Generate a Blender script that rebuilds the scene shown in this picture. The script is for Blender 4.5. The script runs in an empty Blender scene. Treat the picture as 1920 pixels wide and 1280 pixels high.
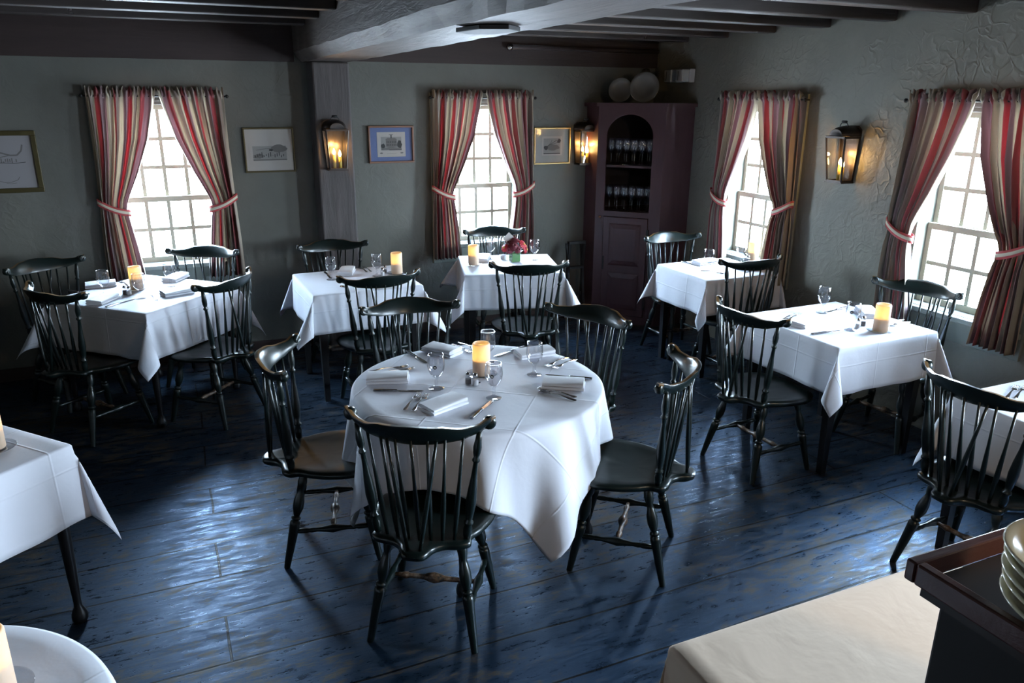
import bpy, math, random
from math import sin, cos, pi, radians, sqrt, atan2
from mathutils import Vector, Matrix
random.seed(7)
C = bpy.context.scene.collection
S = bpy.context.scene

# ---------------------------------------------------------------- materials
def newmat(name):
    m = bpy.data.materials.new(name); m.use_nodes = True
    nt = m.node_tree; b = nt.nodes['Principled BSDF']
    return m, nt, b
def N(nt, kind, **kw):
    n = nt.nodes.new(kind)
    for k, v in kw.items(): setattr(n, k, v)
    return n
def L(nt, a, b): nt.links.new(a, b)
def simple(name, col, rough=.5, metal=0, coat=0, **kw):
    m, nt, b = newmat(name)
    b.inputs['Base Color'].default_value = (*col, 1); b.inputs['Roughness'].default_value = rough
    b.inputs['Metallic'].default_value = metal; b.inputs['Coat Weight'].default_value = coat
    for k, v in kw.items(): b.inputs[k.replace('_', ' ')].default_value = v
    return m
def ramp(nt, stops, interp='LINEAR'):
    r = N(nt, 'ShaderNodeValToRGB'); cr = r.color_ramp; cr.interpolation = interp
    while len(cr.elements) > 1: cr.elements.remove(cr.elements[-1])
    cr.elements[0].position = stops[0][0]; cr.elements[0].color = (*stops[0][1], 1)
    for p, c in stops[1:]:
        e = cr.elements.new(p); e.color = (*c, 1)
    return r
def g3(v): return (v, v, v)
def coords(nt, kind='Object', scale=(1, 1, 1), rot=(0, 0, 0)):
    t = N(nt, 'ShaderNodeTexCoord'); mp = N(nt, 'ShaderNodeMapping')
    mp.inputs['Scale'].default_value = scale; mp.inputs['Rotation'].default_value = rot
    L(nt, t.outputs[kind], mp.inputs[0]); return mp.outputs[0]
def noise(nt, vec, scale, detail=4, rough=.55, dist=0):
    n = N(nt, 'ShaderNodeTexNoise'); n.inputs['Scale'].default_value = scale
    n.inputs['Detail'].default_value = detail; n.inputs['Roughness'].default_value = rough
    n.inputs['Distortion'].default_value = dist
    L(nt, vec, n.inputs['Vector']); return n.outputs['Fac']
def bump(nt, b, h, strength, dist=.01, prev=None):
    n = N(nt, 'ShaderNodeBump'); n.inputs['Strength'].default_value = strength
    n.inputs['Distance'].default_value = dist
    L(nt, h, n.inputs['Height'])
    if prev is not None: L(nt, prev.outputs[0], n.inputs['Normal'])
    L(nt, n.outputs[0], b.inputs['Normal']); return n
def mixc(nt, f, a, b):
    n = N(nt, 'ShaderNodeMix', data_type='RGBA')
    if isinstance(f, (int, float)): n.inputs[0].default_value = f
    else: L(nt, f, n.inputs[0])
    for s, v in ((6, a), (7, b)):
        if isinstance(v, tuple): n.inputs[s].default_value = (*v, 1)
        else: L(nt, v, n.inputs[s])
    return n.outputs[2]
def math_(nt, op, a, b=None, c=None):
    n = N(nt, 'ShaderNodeMath', operation=op)
    for i, v in enumerate((a, b, c)):
        if v is None: continue
        if isinstance(v, (int, float)): n.inputs[i].default_value = v
        else: L(nt, v, n.inputs[i])
    return n.outputs[0]

def plaster(name, col, strength, dist):
    m, nt, b = newmat(name)
    v = coords(nt, 'Object')
    n1 = noise(nt, v, 1.3, 5, .6); n2 = noise(nt, v, 9, 5, .6, 1.5)
    r = ramp(nt, [(.3, tuple(c * .82 for c in col)), (.7, tuple(min(1, c * 1.15) for c in col))])
    L(nt, n1, r.inputs[0]); L(nt, r.outputs[0], b.inputs['Base Color'])
    b.inputs['Roughness'].default_value = .62
    vo = N(nt, 'ShaderNodeTexVoronoi', feature='DISTANCE_TO_EDGE'); vo.inputs['Scale'].default_value = 9
    wv = N(nt, 'ShaderNodeVectorMath', operation='ADD')
    nn = N(nt, 'ShaderNodeTexNoise'); nn.inputs['Scale'].default_value = 3.2; nn.inputs['Detail'].default_value = 3
    L(nt, v, nn.inputs['Vector'])
    sc = N(nt, 'ShaderNodeVectorMath', operation='SCALE'); sc.inputs['Scale'].default_value = .55
    L(nt, nn.outputs['Color'], sc.inputs[0]); L(nt, v, wv.inputs[0]); L(nt, sc.outputs[0], wv.inputs[1])
    L(nt, wv.outputs[0], vo.inputs['Vector'])
    edge = N(nt, 'ShaderNodeMapRange'); edge.inputs[1].default_value = 0; edge.inputs[2].default_value = .12
    edge.inputs[3].default_value = 1; edge.inputs[4].default_value = 0
    L(nt, vo.outputs[0], edge.inputs[0])
    gate = N(nt, 'ShaderNodeMapRange'); gate.inputs[1].default_value = .48; gate.inputs[2].default_value = .66
    L(nt, noise(nt, v, 2.1, 3), gate.inputs[0])
    e2 = math_(nt, 'MULTIPLY', edge.outputs[0], gate.outputs[0])
    h = math_(nt, 'ADD', math_(nt, 'MULTIPLY', e2, .55), math_(nt, 'MULTIPLY', n2, 1.3))
    bump(nt, b, h, strength, dist)
    return m
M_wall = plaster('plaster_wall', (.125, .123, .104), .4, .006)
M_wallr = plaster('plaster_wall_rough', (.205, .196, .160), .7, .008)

def oldwood(name, c1, c2, rough=.6, scale=(1, 1, 1), bs=.5):
    m, nt, b = newmat(name)
    v = coords(nt, 'Object', scale)
    n1 = noise(nt, v, 6, 8, .65, .6); n2 = noise(nt, coords(nt, 'Object'), 2.5, 3)
    r = ramp(nt, [(.3, c1), (.72, c2)]); L(nt, n1, r.inputs[0])
    col = mixc(nt, math_(nt, 'MULTIPLY', n2, .5), r.outputs[0], tuple(c * .6 for c in c1))
    L(nt, col, b.inputs['Base Color']); b.inputs['Roughness'].default_value = rough
    bump(nt, b, n1, bs, .01)
    return m
M_beam = oldwood('timber_beam', (.062, .046, .038), (.155, .124, .108), .6, (3, .35, 3), .9)
M_post = oldwood('timber_post', (.05, .040, .037), (.10, .082, .078), .6, (3, 3, .3), .5)
M_plate = oldwood('timber_plate', (.032, .018, .015), (.05, .029, .025), .65, (.3, 3, 3), .4)
M_joist = oldwood('timber_joist', (.04, .030, .027), (.075, .058, .052), .55, (.3, 3, 3), .4)
M_ceil = oldwood('ceiling_boards', (.010, .008, .007), (.02, .015, .014), .8, (.3, 3, 1), .3)
M_trim = simple('window_trim', (.17, .18, .15), .5)
M_sash = simple('sash_paint', (.50, .47, .38), .5)
M_sill = simple('sill_paint', (.25, .27, .24), .35)

def floor_mat():
    m, nt, b = newmat('painted_planks')
    v = coords(nt, 'Object')
    br = N(nt, 'ShaderNodeTexBrick'); br.offset = .37; br.squash = 1
    br.inputs['Scale'].default_value = 1; br.inputs['Brick Width'].default_value = 5.2
    br.inputs['Row Height'].default_value = .285; br.inputs['Mortar Size'].default_value = .0055
    br.inputs['Mortar Smooth'].default_value = .3; br.inputs['Bias'].default_value = 0
    br.inputs['Color1'].default_value = (0, 0, 0, 1); br.inputs['Color2'].default_value = (1, 1, 1, 1)
    wob = N(nt, 'ShaderNodeVectorMath', operation='ADD')
    nz = N(nt, 'ShaderNodeTexNoise'); nz.inputs['Scale'].default_value = 1.1; nz.inputs['Detail'].default_value = 2
    L(nt, v, nz.inputs['Vector'])
    sub = N(nt, 'ShaderNodeVectorMath', operation='SUBTRACT'); sub.inputs[1].default_value = (.5, .5, .5)
    L(nt, nz.outputs['Color'], sub.inputs[0])
    sc = N(nt, 'ShaderNodeVectorMath', operation='SCALE'); sc.inputs['Scale'].default_value = .05
    L(nt, sub.outputs[0], sc.inputs[0]); L(nt, v, wob.inputs[0]); L(nt, sc.outputs[0], wob.inputs[1])
    L(nt, wob.outputs[0], br.inputs['Vector'])
    grain = noise(nt, coords(nt, 'Object', (1.2, 14, 1)), 3.2, 9, .62, .4)
    big = noise(nt, v, .75, 4, .6); med = noise(nt, coords(nt, 'Object', (1, 2.6, 1)), 7, 9, .74, .2)
    fine = noise(nt, coords(nt, 'Object', (1, 4, 1)), 30, 6, .75)
    paint = mixc(nt, br.outputs['Color'], (.003, .007, .013), (.007, .013, .022))
    paint = mixc(nt, grain, paint, (.007, .013, .021))
    wear = N(nt, 'ShaderNodeMapRange'); wear.inputs[1].default_value = .555; wear.inputs[2].default_value = .64
    L(nt, math_(nt, 'ADD', math_(nt, 'MULTIPLY', big, .42), math_(nt, 'MULTIPLY', med, .68)), wear.inputs[0])
    wearc = mixc(nt, fine, (.012, .011, .010), (.085, .062, .040))
    col = mixc(nt, wear.outputs[0], paint, wearc)
    dots = N(nt, 'ShaderNodeMapRange'); dots.inputs[1].default_value = .70; dots.inputs[2].default_value = .74
    L(nt, fine, dots.inputs[0])
    col = mixc(nt, math_(nt, 'MULTIPLY', dots.outputs[0], .35), col, (.10, .085, .06))
    col = mixc(nt, br.outputs['Fac'], col, (.002, .002, .003))
    L(nt, col, b.inputs['Base Color'])
    rr = N(nt, 'ShaderNodeMapRange'); rr.inputs[3].default_value = .23; rr.inputs[4].default_value = .60
    rr.inputs[1].default_value = .42; rr.inputs[2].default_value = .57
    L(nt, math_(nt, 'ADD', math_(nt, 'MULTIPLY', med, .45), math_(nt, 'ADD', math_(nt, 'MULTIPLY', grain, .3), math_(nt, 'MULTIPLY', fine, .25))), rr.inputs[0])
    L(nt, rr.outputs[0], b.inputs['Roughness'])
    b.inputs['Specular IOR Level'].default_value = 1; b.inputs['IOR'].default_value = 1.52
    tint = mixc(nt, wear.outputs[0], (.17, .40, .80), (.42, .40, .38))
    L(nt, mixc(nt, br.outputs['Fac'], tint, (.0, .0, .0)), b.inputs['Specular Tint'])
    h = math_(nt, 'SUBTRACT', math_(nt, 'ADD', math_(nt, 'MULTIPLY', grain, .35), math_(nt, 'MULTIPLY', med, .55)),
              math_(nt, 'MULTIPLY', br.outputs['Fac'], 1.6))
    b1 = bump(nt, b, h, .42, .006)
    und = noise(nt, coords(nt, 'Object', (.6, 3.5, 1)), 1.6, 2)
    b2 = bump(nt, b, und, .3, .015, b1)
    return m
M_floor = floor_mat()

def cloth_mat(name, col, crease=True):
    m, nt, b = newmat(name)
    v = coords(nt, 'Object'); b.inputs['Base Color'].default_value = (*col, 1)
    b.inputs['Roughness'].default_value = .75; b.inputs['Sheen Weight'].default_value = .15
    uv = N(nt, 'ShaderNodeUVMap'); se = N(nt, 'ShaderNodeSeparateXYZ'); L(nt, uv.outputs[0], se.inputs[0])
    h = math_(nt, 'MULTIPLY', noise(nt, v, 7, 4, .5, .3), .7)
    if crease:
        for o in (0, 1):
            t = math_(nt, 'PINGPONG', math_(nt, 'ADD', se.outputs[o], .09), .19)
            k = N(nt, 'ShaderNodeMapRange'); k.inputs[1].default_value = 0; k.inputs[2].default_value = .006
            k.inputs[3].default_value = .3; k.inputs[4].default_value = 0; L(nt, t, k.inputs[0])
            h = math_(nt, 'ADD', h, k.outputs[0])
    bump(nt, b, h, .55, .008)
    return m
M_cloth = cloth_mat('white_linen', (.76, .78, .86))
M_cream = cloth_mat('cream_linen', (.80, .60, .44), False)
M_napkin = cloth_mat('napkin_linen', (.84, .85, .90), False)

def curtain_mat():
    m, nt, b = newmat('striped_curtain')
    uv = N(nt, 'ShaderNodeUVMap'); se = N(nt, 'ShaderNodeSeparateXYZ'); L(nt, uv.outputs[0], se.inputs[0])
    fr = math_(nt, 'FRACT', math_(nt, 'MULTIPLY', se.outputs[0], 1.5))
    red, cream, tau, mau, oli = (.35, .095, .10), (.52, .46, .37), (.34, .27, .235), (.31, .21, .215), (.41, .35, .28)
    r = ramp(nt, [(0, cream), (.08, mau), (.20, red), (.29, oli), (.36, tau), (.44, cream), (.50, red), (.60, mau), (.68, cream), (.75, tau), (.83, red), (.88, oli), (.95, tau)], 'CONSTANT')
    L(nt, fr, r.inputs[0]); L(nt, r.outputs[0], b.inputs['Base Color']); b.inputs['Roughness'].default_value = .8
    tr = N(nt, 'ShaderNodeBsdfTranslucent'); L(nt, r.outputs[0], tr.inputs[0])
    mx = N(nt, 'ShaderNodeMixShader'); mx.inputs[0].default_value = .38
    out = nt.nodes['Material Output']; L(nt, b.outputs[0], mx.inputs[1]); L(nt, tr.outputs[0], mx.inputs[2]); L(nt, mx.outputs[0], out.inputs[0])
    return m
M_curt = curtain_mat()
def tie_mat():
    m, nt, b = newmat('tieback_stripe')
    uv = N(nt, 'ShaderNodeUVMap'); se = N(nt, 'ShaderNodeSeparateXYZ'); L(nt, uv.outputs[0], se.inputs[0])
    r = ramp(nt, [(0, (.36, .05, .05)), (.3, (.55, .50, .38)), (.7, (.36, .05, .05))], 'CONSTANT')
    L(nt, se.outputs[1], r.inputs[0]); L(nt, r.outputs[0], b.inputs['Base Color']); b.inputs['Roughness'].default_value = .8
    return m
M_tie = tie_mat()

def chair_paint():
    m, nt, b = newmat('chair_black_green')
    v = coords(nt, 'Object')
    n = noise(nt, v, 14, 6, .7); w = N(nt, 'ShaderNodeMapRange'); w.inputs[1].default_value = .62; w.inputs[2].default_value = .72
    L(nt, n, w.inputs[0])
    L(nt, mixc(nt, math_(nt, 'MULTIPLY', w.outputs[0], .35), (.004, .009, .008), (.055, .028, .014)), b.inputs['Base Color'])
    b.inputs['Roughness'].default_value = .31; b.inputs['Coat Weight'].default_value = .1; b.inputs['Coat Roughness'].default_value = .2
    return m
M_chair = chair_paint()
def worn_mat():
    m, nt, b = newmat('worn_stretcher')
    n = noise(nt, coords(nt, 'Object'), 22, 6, .7)
    r = ramp(nt, [(.42, (.012, .014, .014)), (.52, (.14, .08, .045)), (.72, (.38, .31, .24))]); L(nt, n, r.inputs[0])
    L(nt, r.outputs[0], b.inputs['Base Color']); b.inputs['Roughness'].default_value = .35
    return m
M_worn = worn_mat()
M_crestedge = simple('crest_worn_edge', (.16, .085, .03), .3)
M_tleg = simple('table_leg_black', (.008, .008, .009), .35)
M_ttop = simple('table_top_wood', (.05, .03, .02), .4)
M_steel = simple('cutlery_steel', (.72, .72, .74), .18, 1)
M_knifeh = simple('knife_handle_dark', (.25, .25, .27), .25, 1)
M_chrome = simple('chrome', (.55, .55, .56), .15, 1)
M_pewter = simple('lantern_metal', (.055, .045, .04), .4, .85)
M_gold = simple('gilt_frame', (.42, .30, .12), .35, .6)
M_brownf = simple('brown_frame', (.17, .07, .035), .4)
M_darkf = simple('dark_olive_frame', (.07, .055, .02), .4, .3)
M_blue = simple('blue_mat_board', (.17, .22, .42), .8)
M_paper = simple('paper', (.62, .58, .54), .8)
M_paper2 = simple('paper_grey', (.42, .40, .41), .8)
M_matb = simple('mat_board_grey', (.48, .47, .44), .8)
M_ink = simple('ink', (.07, .07, .07), .8)
M_ink2 = simple('ink_mid', (.22, .21, .20), .8)
M_ink3 = simple('ink_light', (.40, .39, .37), .8)
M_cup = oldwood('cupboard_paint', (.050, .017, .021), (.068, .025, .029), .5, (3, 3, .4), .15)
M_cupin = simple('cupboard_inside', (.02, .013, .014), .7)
M_pewplate = simple('pewter_plate', (.13, .125, .11), .4, .2)
M_white = simple('white_plastic', (.55, .55, .55), .45)
M_lens = simple('lamp_lens', (.10, .09, .08), .2)
M_pipe = simple('pipe_paint', (.06, .045, .045), .4)
M_iron = simple('black_iron', (.012, .012, .012), .5, .4)
M_red = simple('red_petal', (.42, .012, .025), .6)
M_dred = simple('dark_red_petal', (.12, .006, .016), .7)
M_yel = simple('flower_centre', (.6, .42, .08), .7)
M_leaf = simple('leaf', (.05, .12, .05), .5)
M_vase = simple('green_vase_water', (.06, .22, .03), .15, 0, .5)
M_salt = simple('salt', (.7, .7, .7), .7)
M_pepper = simple('pepper', (.06, .05, .05), .8)
M_tray = oldwood('server_red_wood', (.085, .020, .014), (.14, .04, .028), .3, (.4, 3, 3), .15)
M_trayin = simple('server_top_dark', (.022, .012, .009), .45)
M_server = simple('server_body_dark', (.012, .009, .009), .6)
M_stone = simple('cream_stoneware', (.62, .58, .42), .18, 0, .4)
M_candleh = simple('candle_sleeve', (.75, .55, .12), .5)
M_emb = simple('emblem_black', (.015, .015, .015), .5)
M_embw = simple('emblem_white', (.8, .8, .8), .5)

def glass(name, tint=(1, 1, 1), base=.05, rough=.02, body=0.0):
    m = bpy.data.materials.new(name); m.use_nodes = True; nt = m.node_tree; nt.nodes.clear()
    out = N(nt, 'ShaderNodeOutputMaterial'); t = N(nt, 'ShaderNodeBsdfTransparent'); t.inputs[0].default_value = (*tint, 1)
    g = N(nt, 'ShaderNodeBsdfGlossy'); g.inputs['Roughness'].default_value = rough
    lw = N(nt, 'ShaderNodeLayerWeight'); lw.inputs[0].default_value = .5
    f = math_(nt, 'MULTIPLY_ADD', math_(nt, 'POWER', lw.outputs['Facing'], 3), .8, base)
    mx = N(nt, 'ShaderNodeMixShader'); L(nt, f, mx.inputs[0]); L(nt, t.outputs[0], mx.inputs[1]); L(nt, g.outputs[0], mx.inputs[2])
    L(nt, mx.outputs[0], out.inputs[0])
    return m
M_glass = glass('goblet_glass', (.98, .985, 1), .11)
M_rim = glass('glass_rim', (.95, .97, 1), .55, .15)
M_wineglass = glass('cupboard_glass', (.96, .97, 1), .10)
M_pane = glass('window_glass', (.97, .98, .98), .03)
M_lglass = glass('lantern_glass', (.96, .94, .90), .05)
M_pglass = glass('picture_glass', (.97, .97, .97), .03, .05)

def wax():
    m, nt, b = newmat('candle_wax')
    b.inputs['Base Color'].default_value = (.86, .80, .74, 1); b.inputs['Roughness'].default_value = .5
    tr = N(nt, 'ShaderNodeBsdfTranslucent'); tr.inputs[0].default_value = (1, .72, .36, 1)
    mx = N(nt, 'ShaderNodeMixShader'); mx.inputs[0].default_value = .5
    out = nt.nodes['Material Output']; L(nt, b.outputs[0], mx.inputs[1]); L(nt, tr.outputs[0], mx.inputs[2]); L(nt, mx.outputs[0], out.inputs[0])
    return m
M_wax = wax()
def emis(name, col, st):
    m = bpy.data.materials.new(name); m.use_nodes = True; nt = m.node_tree; nt.nodes.clear()
    out = N(nt, 'ShaderNodeOutputMaterial'); e = N(nt, 'ShaderNodeEmission'); e.inputs[0].default_value = (*col, 1); e.inputs[1].default_value = st
    L(nt, e.outputs[0], out.inputs[0]); return m
M_flame = emis('flame_bulb', (1, .62, .22), 60)
M_led = emis('candle_led', (1, .6, .2), 20)

# ---------------------------------------------------------------- mesh builder
class MB:
    def __init__(s): s.v = []; s.f = []; s.uv = {}; s.mi = {}; s.cur = 0
    def add(s, vs, fs):
        o = len(s.v); s.v += [tuple(p) for p in vs]
        for f in fs:
            s.mi[len(s.f)] = s.cur; s.f.append(tuple(i + o for i in f))
        return o
    def box(s, c, d, rz=0, M=None):
        hx, hy, hz = d[0] / 2, d[1] / 2, d[2] / 2
        vs = [Vector((x, y, z)) for x in (-hx, hx) for y in (-hy, hy) for z in (-hz, hz)]
        if M is None: M = Matrix.Rotation(rz, 3, 'Z')
        vs = [M @ p + Vector(c) for p in vs]
        s.add(vs, [(0, 1, 3, 2), (4, 6, 7, 5), (0, 4, 5, 1), (2, 3, 7, 6), (0, 2, 6, 4), (1, 5, 7, 3)])
    def bb(s, x0, x1, y0, y1, z0, z1): s.box(((x0 + x1) / 2, (y0 + y1) / 2, (z0 + z1) / 2), (abs(x1 - x0), abs(y1 - y0), abs(z1 - z0)))
    def bar(s, a, b, w, h, up=(0, 0, 1)):
        a = Vector(a); b = Vector(b); d = (b - a); l = d.length; d.normalize(); u = Vector(up)
        x = d.cross(u); 
        if x.length < 1e-4: x = d.cross(Vector((0, 1, 0)))
        x.normalize(); y = x.cross(d)
        s.box((a + b) / 2, (l, w, h), M=Matrix((d, x, y)).transposed())
    def lathe(s, a, b, prof, n=12, caps=True):
        """profile of (t along a->b, radius)"""
        a = Vector(a); b = Vector(b); d = b - a; z = d.normalized()
        x = z.cross(Vector((0, 0, 1)))
        if x.length < 1e-4: x = Vector((1, 0, 0))
        x.normalize(); y = z.cross(x)
        vs = []; fs = []
        for t, r in prof:
            c = a + d * t
            for i in range(n):
                q = 2 * pi * i / n; vs.append(c + (x * cos(q) + y * sin(q)) * r)
        for k in range(len(prof) - 1):
            for i in range(n):
                j = (i + 1) % n; fs.append((k * n + i, k * n + j, (k + 1) * n + j, (k + 1) * n + i))
        if caps:
            if prof[0][1] > 1e-5: fs.append(tuple(range(n))[::-1])
            if prof[-1][1] > 1e-5: fs.append(tuple(range((len(prof) - 1) * n, len(prof) * n)))
        s.add(vs, fs)
    def rev(s, prof, n=24, c=(0, 0, 0)):
        """profile of (radius, z) about the vertical"""
        vs = []; fs = []
        for r, z in prof:
            for i in range(n):
                q = 2 * pi * i / n; vs.append((c[0] + r * cos(q), c[1] + r * sin(q), c[2] + z))
        for k in range(len(prof) - 1):
            for i in range(n):
                j = (i + 1) % n; fs.append((k * n + i, k * n + j, (k + 1) * n + j, (k + 1) * n + i))
        s.add(vs, fs)
    def tube(s, pts, r, n=8):
        pts = [Vector(p) for p in pts]; vs = []; fs = []
        rs = r if isinstance(r, (list, tuple)) else [r] * len(pts)
        px = None
        for k, p in enumerate(pts):
            d = (pts[min(k + 1, len(pts) - 1)] - pts[max(k - 1, 0)]).normalized()
            if px is None:
                px = d.cross(Vector((0, 0, 1)))
                if px.length < 1e-3: px = d.cross(Vector((0, 1, 0)))
            px = (px - d * px.dot(d)).normalized(); py = d.cross(px)
            for i in range(n):
                q = 2 * pi * i / n; vs.append(p + (px * cos(q) + py * sin(q)) * rs[k])
        for k in range(len(pts) - 1):
            for i in range(n):
                j = (i + 1) % n; fs.append((k * n + i, k * n + j, (k + 1) * n + j, (k + 1) * n + i))
        fs.append(tuple(range(n))[::-1]); fs.append(tuple(range((len(pts) - 1) * n, len(pts) * n)))
        s.add(vs, fs)
    def grid(s, fn, nu, nv, uvfn=None, closed=False):
        o = len(s.v); vs = []; 
        for j in range(nv + 1):
            for i in range(nu + (0 if closed else 1)):
                vs.append(fn(i / nu, j / nv))
        w = nu if closed else nu + 1; fs = []
        for j in range(nv):
            for i in range(nu):
                i2 = (i + 1) % w if closed else i + 1
                fs.append((j * w + i, j * w + i2, (j + 1) * w + i2, (j + 1) * w + i))
        s.add(vs, fs)
        if uvfn:
            for j in range(nv + 1):
                for i in range(w): s.uv[o + j * w + i] = uvfn(i / nu, j / nv)
    def poly(s, pts2, h, M=None, t0=0):
        """extruded polygon: pts2 (x,y), from z=t0 to t0+h, mapped by M"""
        n = len(pts2); M = M or Matrix.Identity(4)
        vs = [M @ Vector((x, y, t0)) for x, y in pts2] + [M @ Vector((x, y, t0 + h)) for x, y in pts2]
        fs = [tuple(range(n))[::-1], tuple(range(n, 2 * n))] + [(i, (i + 1) % n, n + (i + 1) % n, n + i) for i in range(n)]
        s.add(vs, fs)
    def build(s, name, mats, parent=None, smooth=False, bevel=0, solid=0, subd=0, autosm=None):
        me = bpy.data.meshes.new(name); me.from_pydata(s.v, [], s.f); me.update()
        if not isinstance(mats, (list, tuple)): mats = [mats]
        for m in mats: me.materials.append(m)
        for i, p in enumerate(me.polygons): p.material_index = s.mi.get(i, 0); p.use_smooth = smooth
        if s.uv:
            ul = me.uv_layers.new(name='UVMap')
            for lp in me.loops: ul.data[lp.index].uv = s.uv.get(lp.vertex_index, (0, 0))
        if smooth and autosm: me.set_sharp_from_angle(angle=radians(autosm))
        o = bpy.data.objects.new(name, me); C.objects.link(o)
        if parent is not None: o.parent = parent
        if solid:
            q = o.modifiers.new('s', 'SOLIDIFY'); q.thickness = solid; q.offset = 0
        if bevel:
            q = o.modifiers.new('b', 'BEVEL'); q.width = bevel; q.segments = 2; q.limit_method = 'ANGLE'
        if subd:
            q = o.modifiers.new('d', 'SUBSURF'); q.levels = subd; q.render_levels = subd
        return o
def tag(o, label=None, cat=None, group=None, kind=None):
    if label: o['label'] = label
    if cat: o['category'] = cat
    if group: o['group'] = group
    if kind: o['kind'] = kind
    return o
def empty(name, loc=(0, 0, 0), rz=0):
    o = bpy.data.objects.new(name, None); C.objects.link(o); o.location = loc; o.rotation_euler = (0, 0, rz)
    o.empty_display_size = .1; return o
def copy_tree(o, parent=None):
    c = o.copy(); C.objects.link(c)
    if parent is not None: c.parent = parent
    for ch in [x for x in o.children]: copy_tree(ch, c)
    return c
PROTO = {}
def place(kind, maker, loc, rz=0, label=None, group=None):
    """the first call moves the thing itself, later ones copy it with its parts"""
    if kind not in PROTO: o = PROTO[kind] = maker()
    else: o = copy_tree(PROTO[kind])
    o.location = loc; o.rotation_euler = (0, 0, rz)
    if label: o['label'] = label
    if group: o['group'] = group
    elif 'group' in o: del o['group']
    return o
def struct(o): o['kind'] = 'structure'; return o

# ---------------------------------------------------------------- room shell
YB, XR, ZC = 6.3, 4.2, 2.62
XL, YF = -3.6, -2.4
m = MB(); m.bb(XL - .15, XR + .3, YF - .15, YB + .3, -.1, 0); struct(m.build('floor', M_floor))
m = MB(); m.bb(XL - .15, XR + .3, YF - .15, YB + .3, ZC, ZC + .1); struct(m.build('ceiling', M_ceil))
WZ0, WZ1 = .775, 1.965
WIN = [('window_1', 'b', -.03), ('window_2', 'b', 2.465), ('window_3', 'r', 4.785), ('window_4', 'r', 2.985)]
HW = .375
def wall_with_holes(name, axis, a0, a1, holes, mat, pos, th):
    m = MB(); segs = []; cur = a0
    def put(u0, u1, z0, z1):
        if axis == 'x': m.bb(u0, u1, pos, pos + th, z0, z1)
        else: m.bb(pos, pos + th, u0, u1, z0, z1)
    for h0, h1, z0, z1 in sorted(holes):
        put(cur, h0, 0, ZC); put(h0, h1, 0, z0); put(h0, h1, z1, ZC); cur = h1
    put(cur, a1, 0, ZC)
    return struct(m.build(name, mat))
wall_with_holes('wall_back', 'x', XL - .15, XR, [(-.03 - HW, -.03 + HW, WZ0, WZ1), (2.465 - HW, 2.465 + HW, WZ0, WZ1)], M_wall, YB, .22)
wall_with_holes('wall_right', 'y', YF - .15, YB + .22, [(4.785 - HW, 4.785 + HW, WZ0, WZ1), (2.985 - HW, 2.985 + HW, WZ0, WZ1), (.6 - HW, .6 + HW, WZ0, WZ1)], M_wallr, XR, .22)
wall_with_holes('wall_left', 'y', YF - .15, YB, [], M_wall, XL - .15, .15)
wall_with_holes('wall_front', 'x', XL, XR, [], M_wall, YF - .15, .15)

def make_window(name, side, c):
    e = empty(name, (c, YB, 0) if side == 'b' else (XR, c, 0), 0 if side == 'b' else -pi / 2); struct(e)
    # local: x along the wall, y outwards
    m = MB(); f = .05
    for sx in (-1, 1):
        m.bb(sx * (HW + .07), sx * (HW - .004), -.022, -.001, .62, WZ1 + .07)
        m.bb(sx * HW - (.001 if sx > 0 else -.001), sx * (HW - .035), 0, .2, WZ0, WZ1)
    m.bb(-HW, HW, -.022, -.001, WZ1 - .004, WZ1 + .07); m.bb(-HW, HW, 0, .2, WZ1 - .03, WZ1 - .001)
    m.bb(-HW, HW, -.018, -.001, .62, .745)
    m.build('window_frame', M_trim, e, bevel=.003)
    m = MB(); m.bb(-HW - .06, HW + .06, -.045, 0, .745, .776); m.bb(-HW + .002, HW - .002, 0, .2, .745, .780); m.build('window_sill', M_sill, e, bevel=.004)
    w = HW - .037
    def sash(z0, z1, rows, y, nm, rail_b, rail_t):
        m = MB(); st = .032
        m.bb(-w, -w + st, y, y + .03, z0, z1); m.bb(w - st, w, y, y + .03, z0, z1)
        m.bb(-w + st, w - st, y, y + .03, z0, z0 + rail_b); m.bb(-w + st, w - st, y, y + .03, z1 - rail_t, z1)
        gx0, gx1 = -w + st, w - st; gz0, gz1 = z0 + rail_b, z1 - rail_t; t = .0135
        for i in range(1, 4):
            x = gx0 + (gx1 - gx0) * i / 4; m.bb(x - t, x + t, y + .004, y + .026, gz0, gz1)
        for j in range(1, rows):
            z = gz0 + (gz1 - gz0) * j / rows; m.bb(gx0, gx1, y + .006, y + .024, z - t, z + t)
        s = m.build(nm, M_sash, e, bevel=.002)
        g = MB(); g.bb(gx0, gx1, y + .0135, y + .0165, gz0, gz1); g.build('glass_pane', M_pane, s)
    sash(WZ0 + .006, 1.275, 2, .095, 'lower_sash', .04, .04)
    sash(1.24, WZ1 - .031, 3, .135, 'upper_sash', .04, .035)
for n_, s_, c_ in WIN: make_window(n_, s_, c_)

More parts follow.
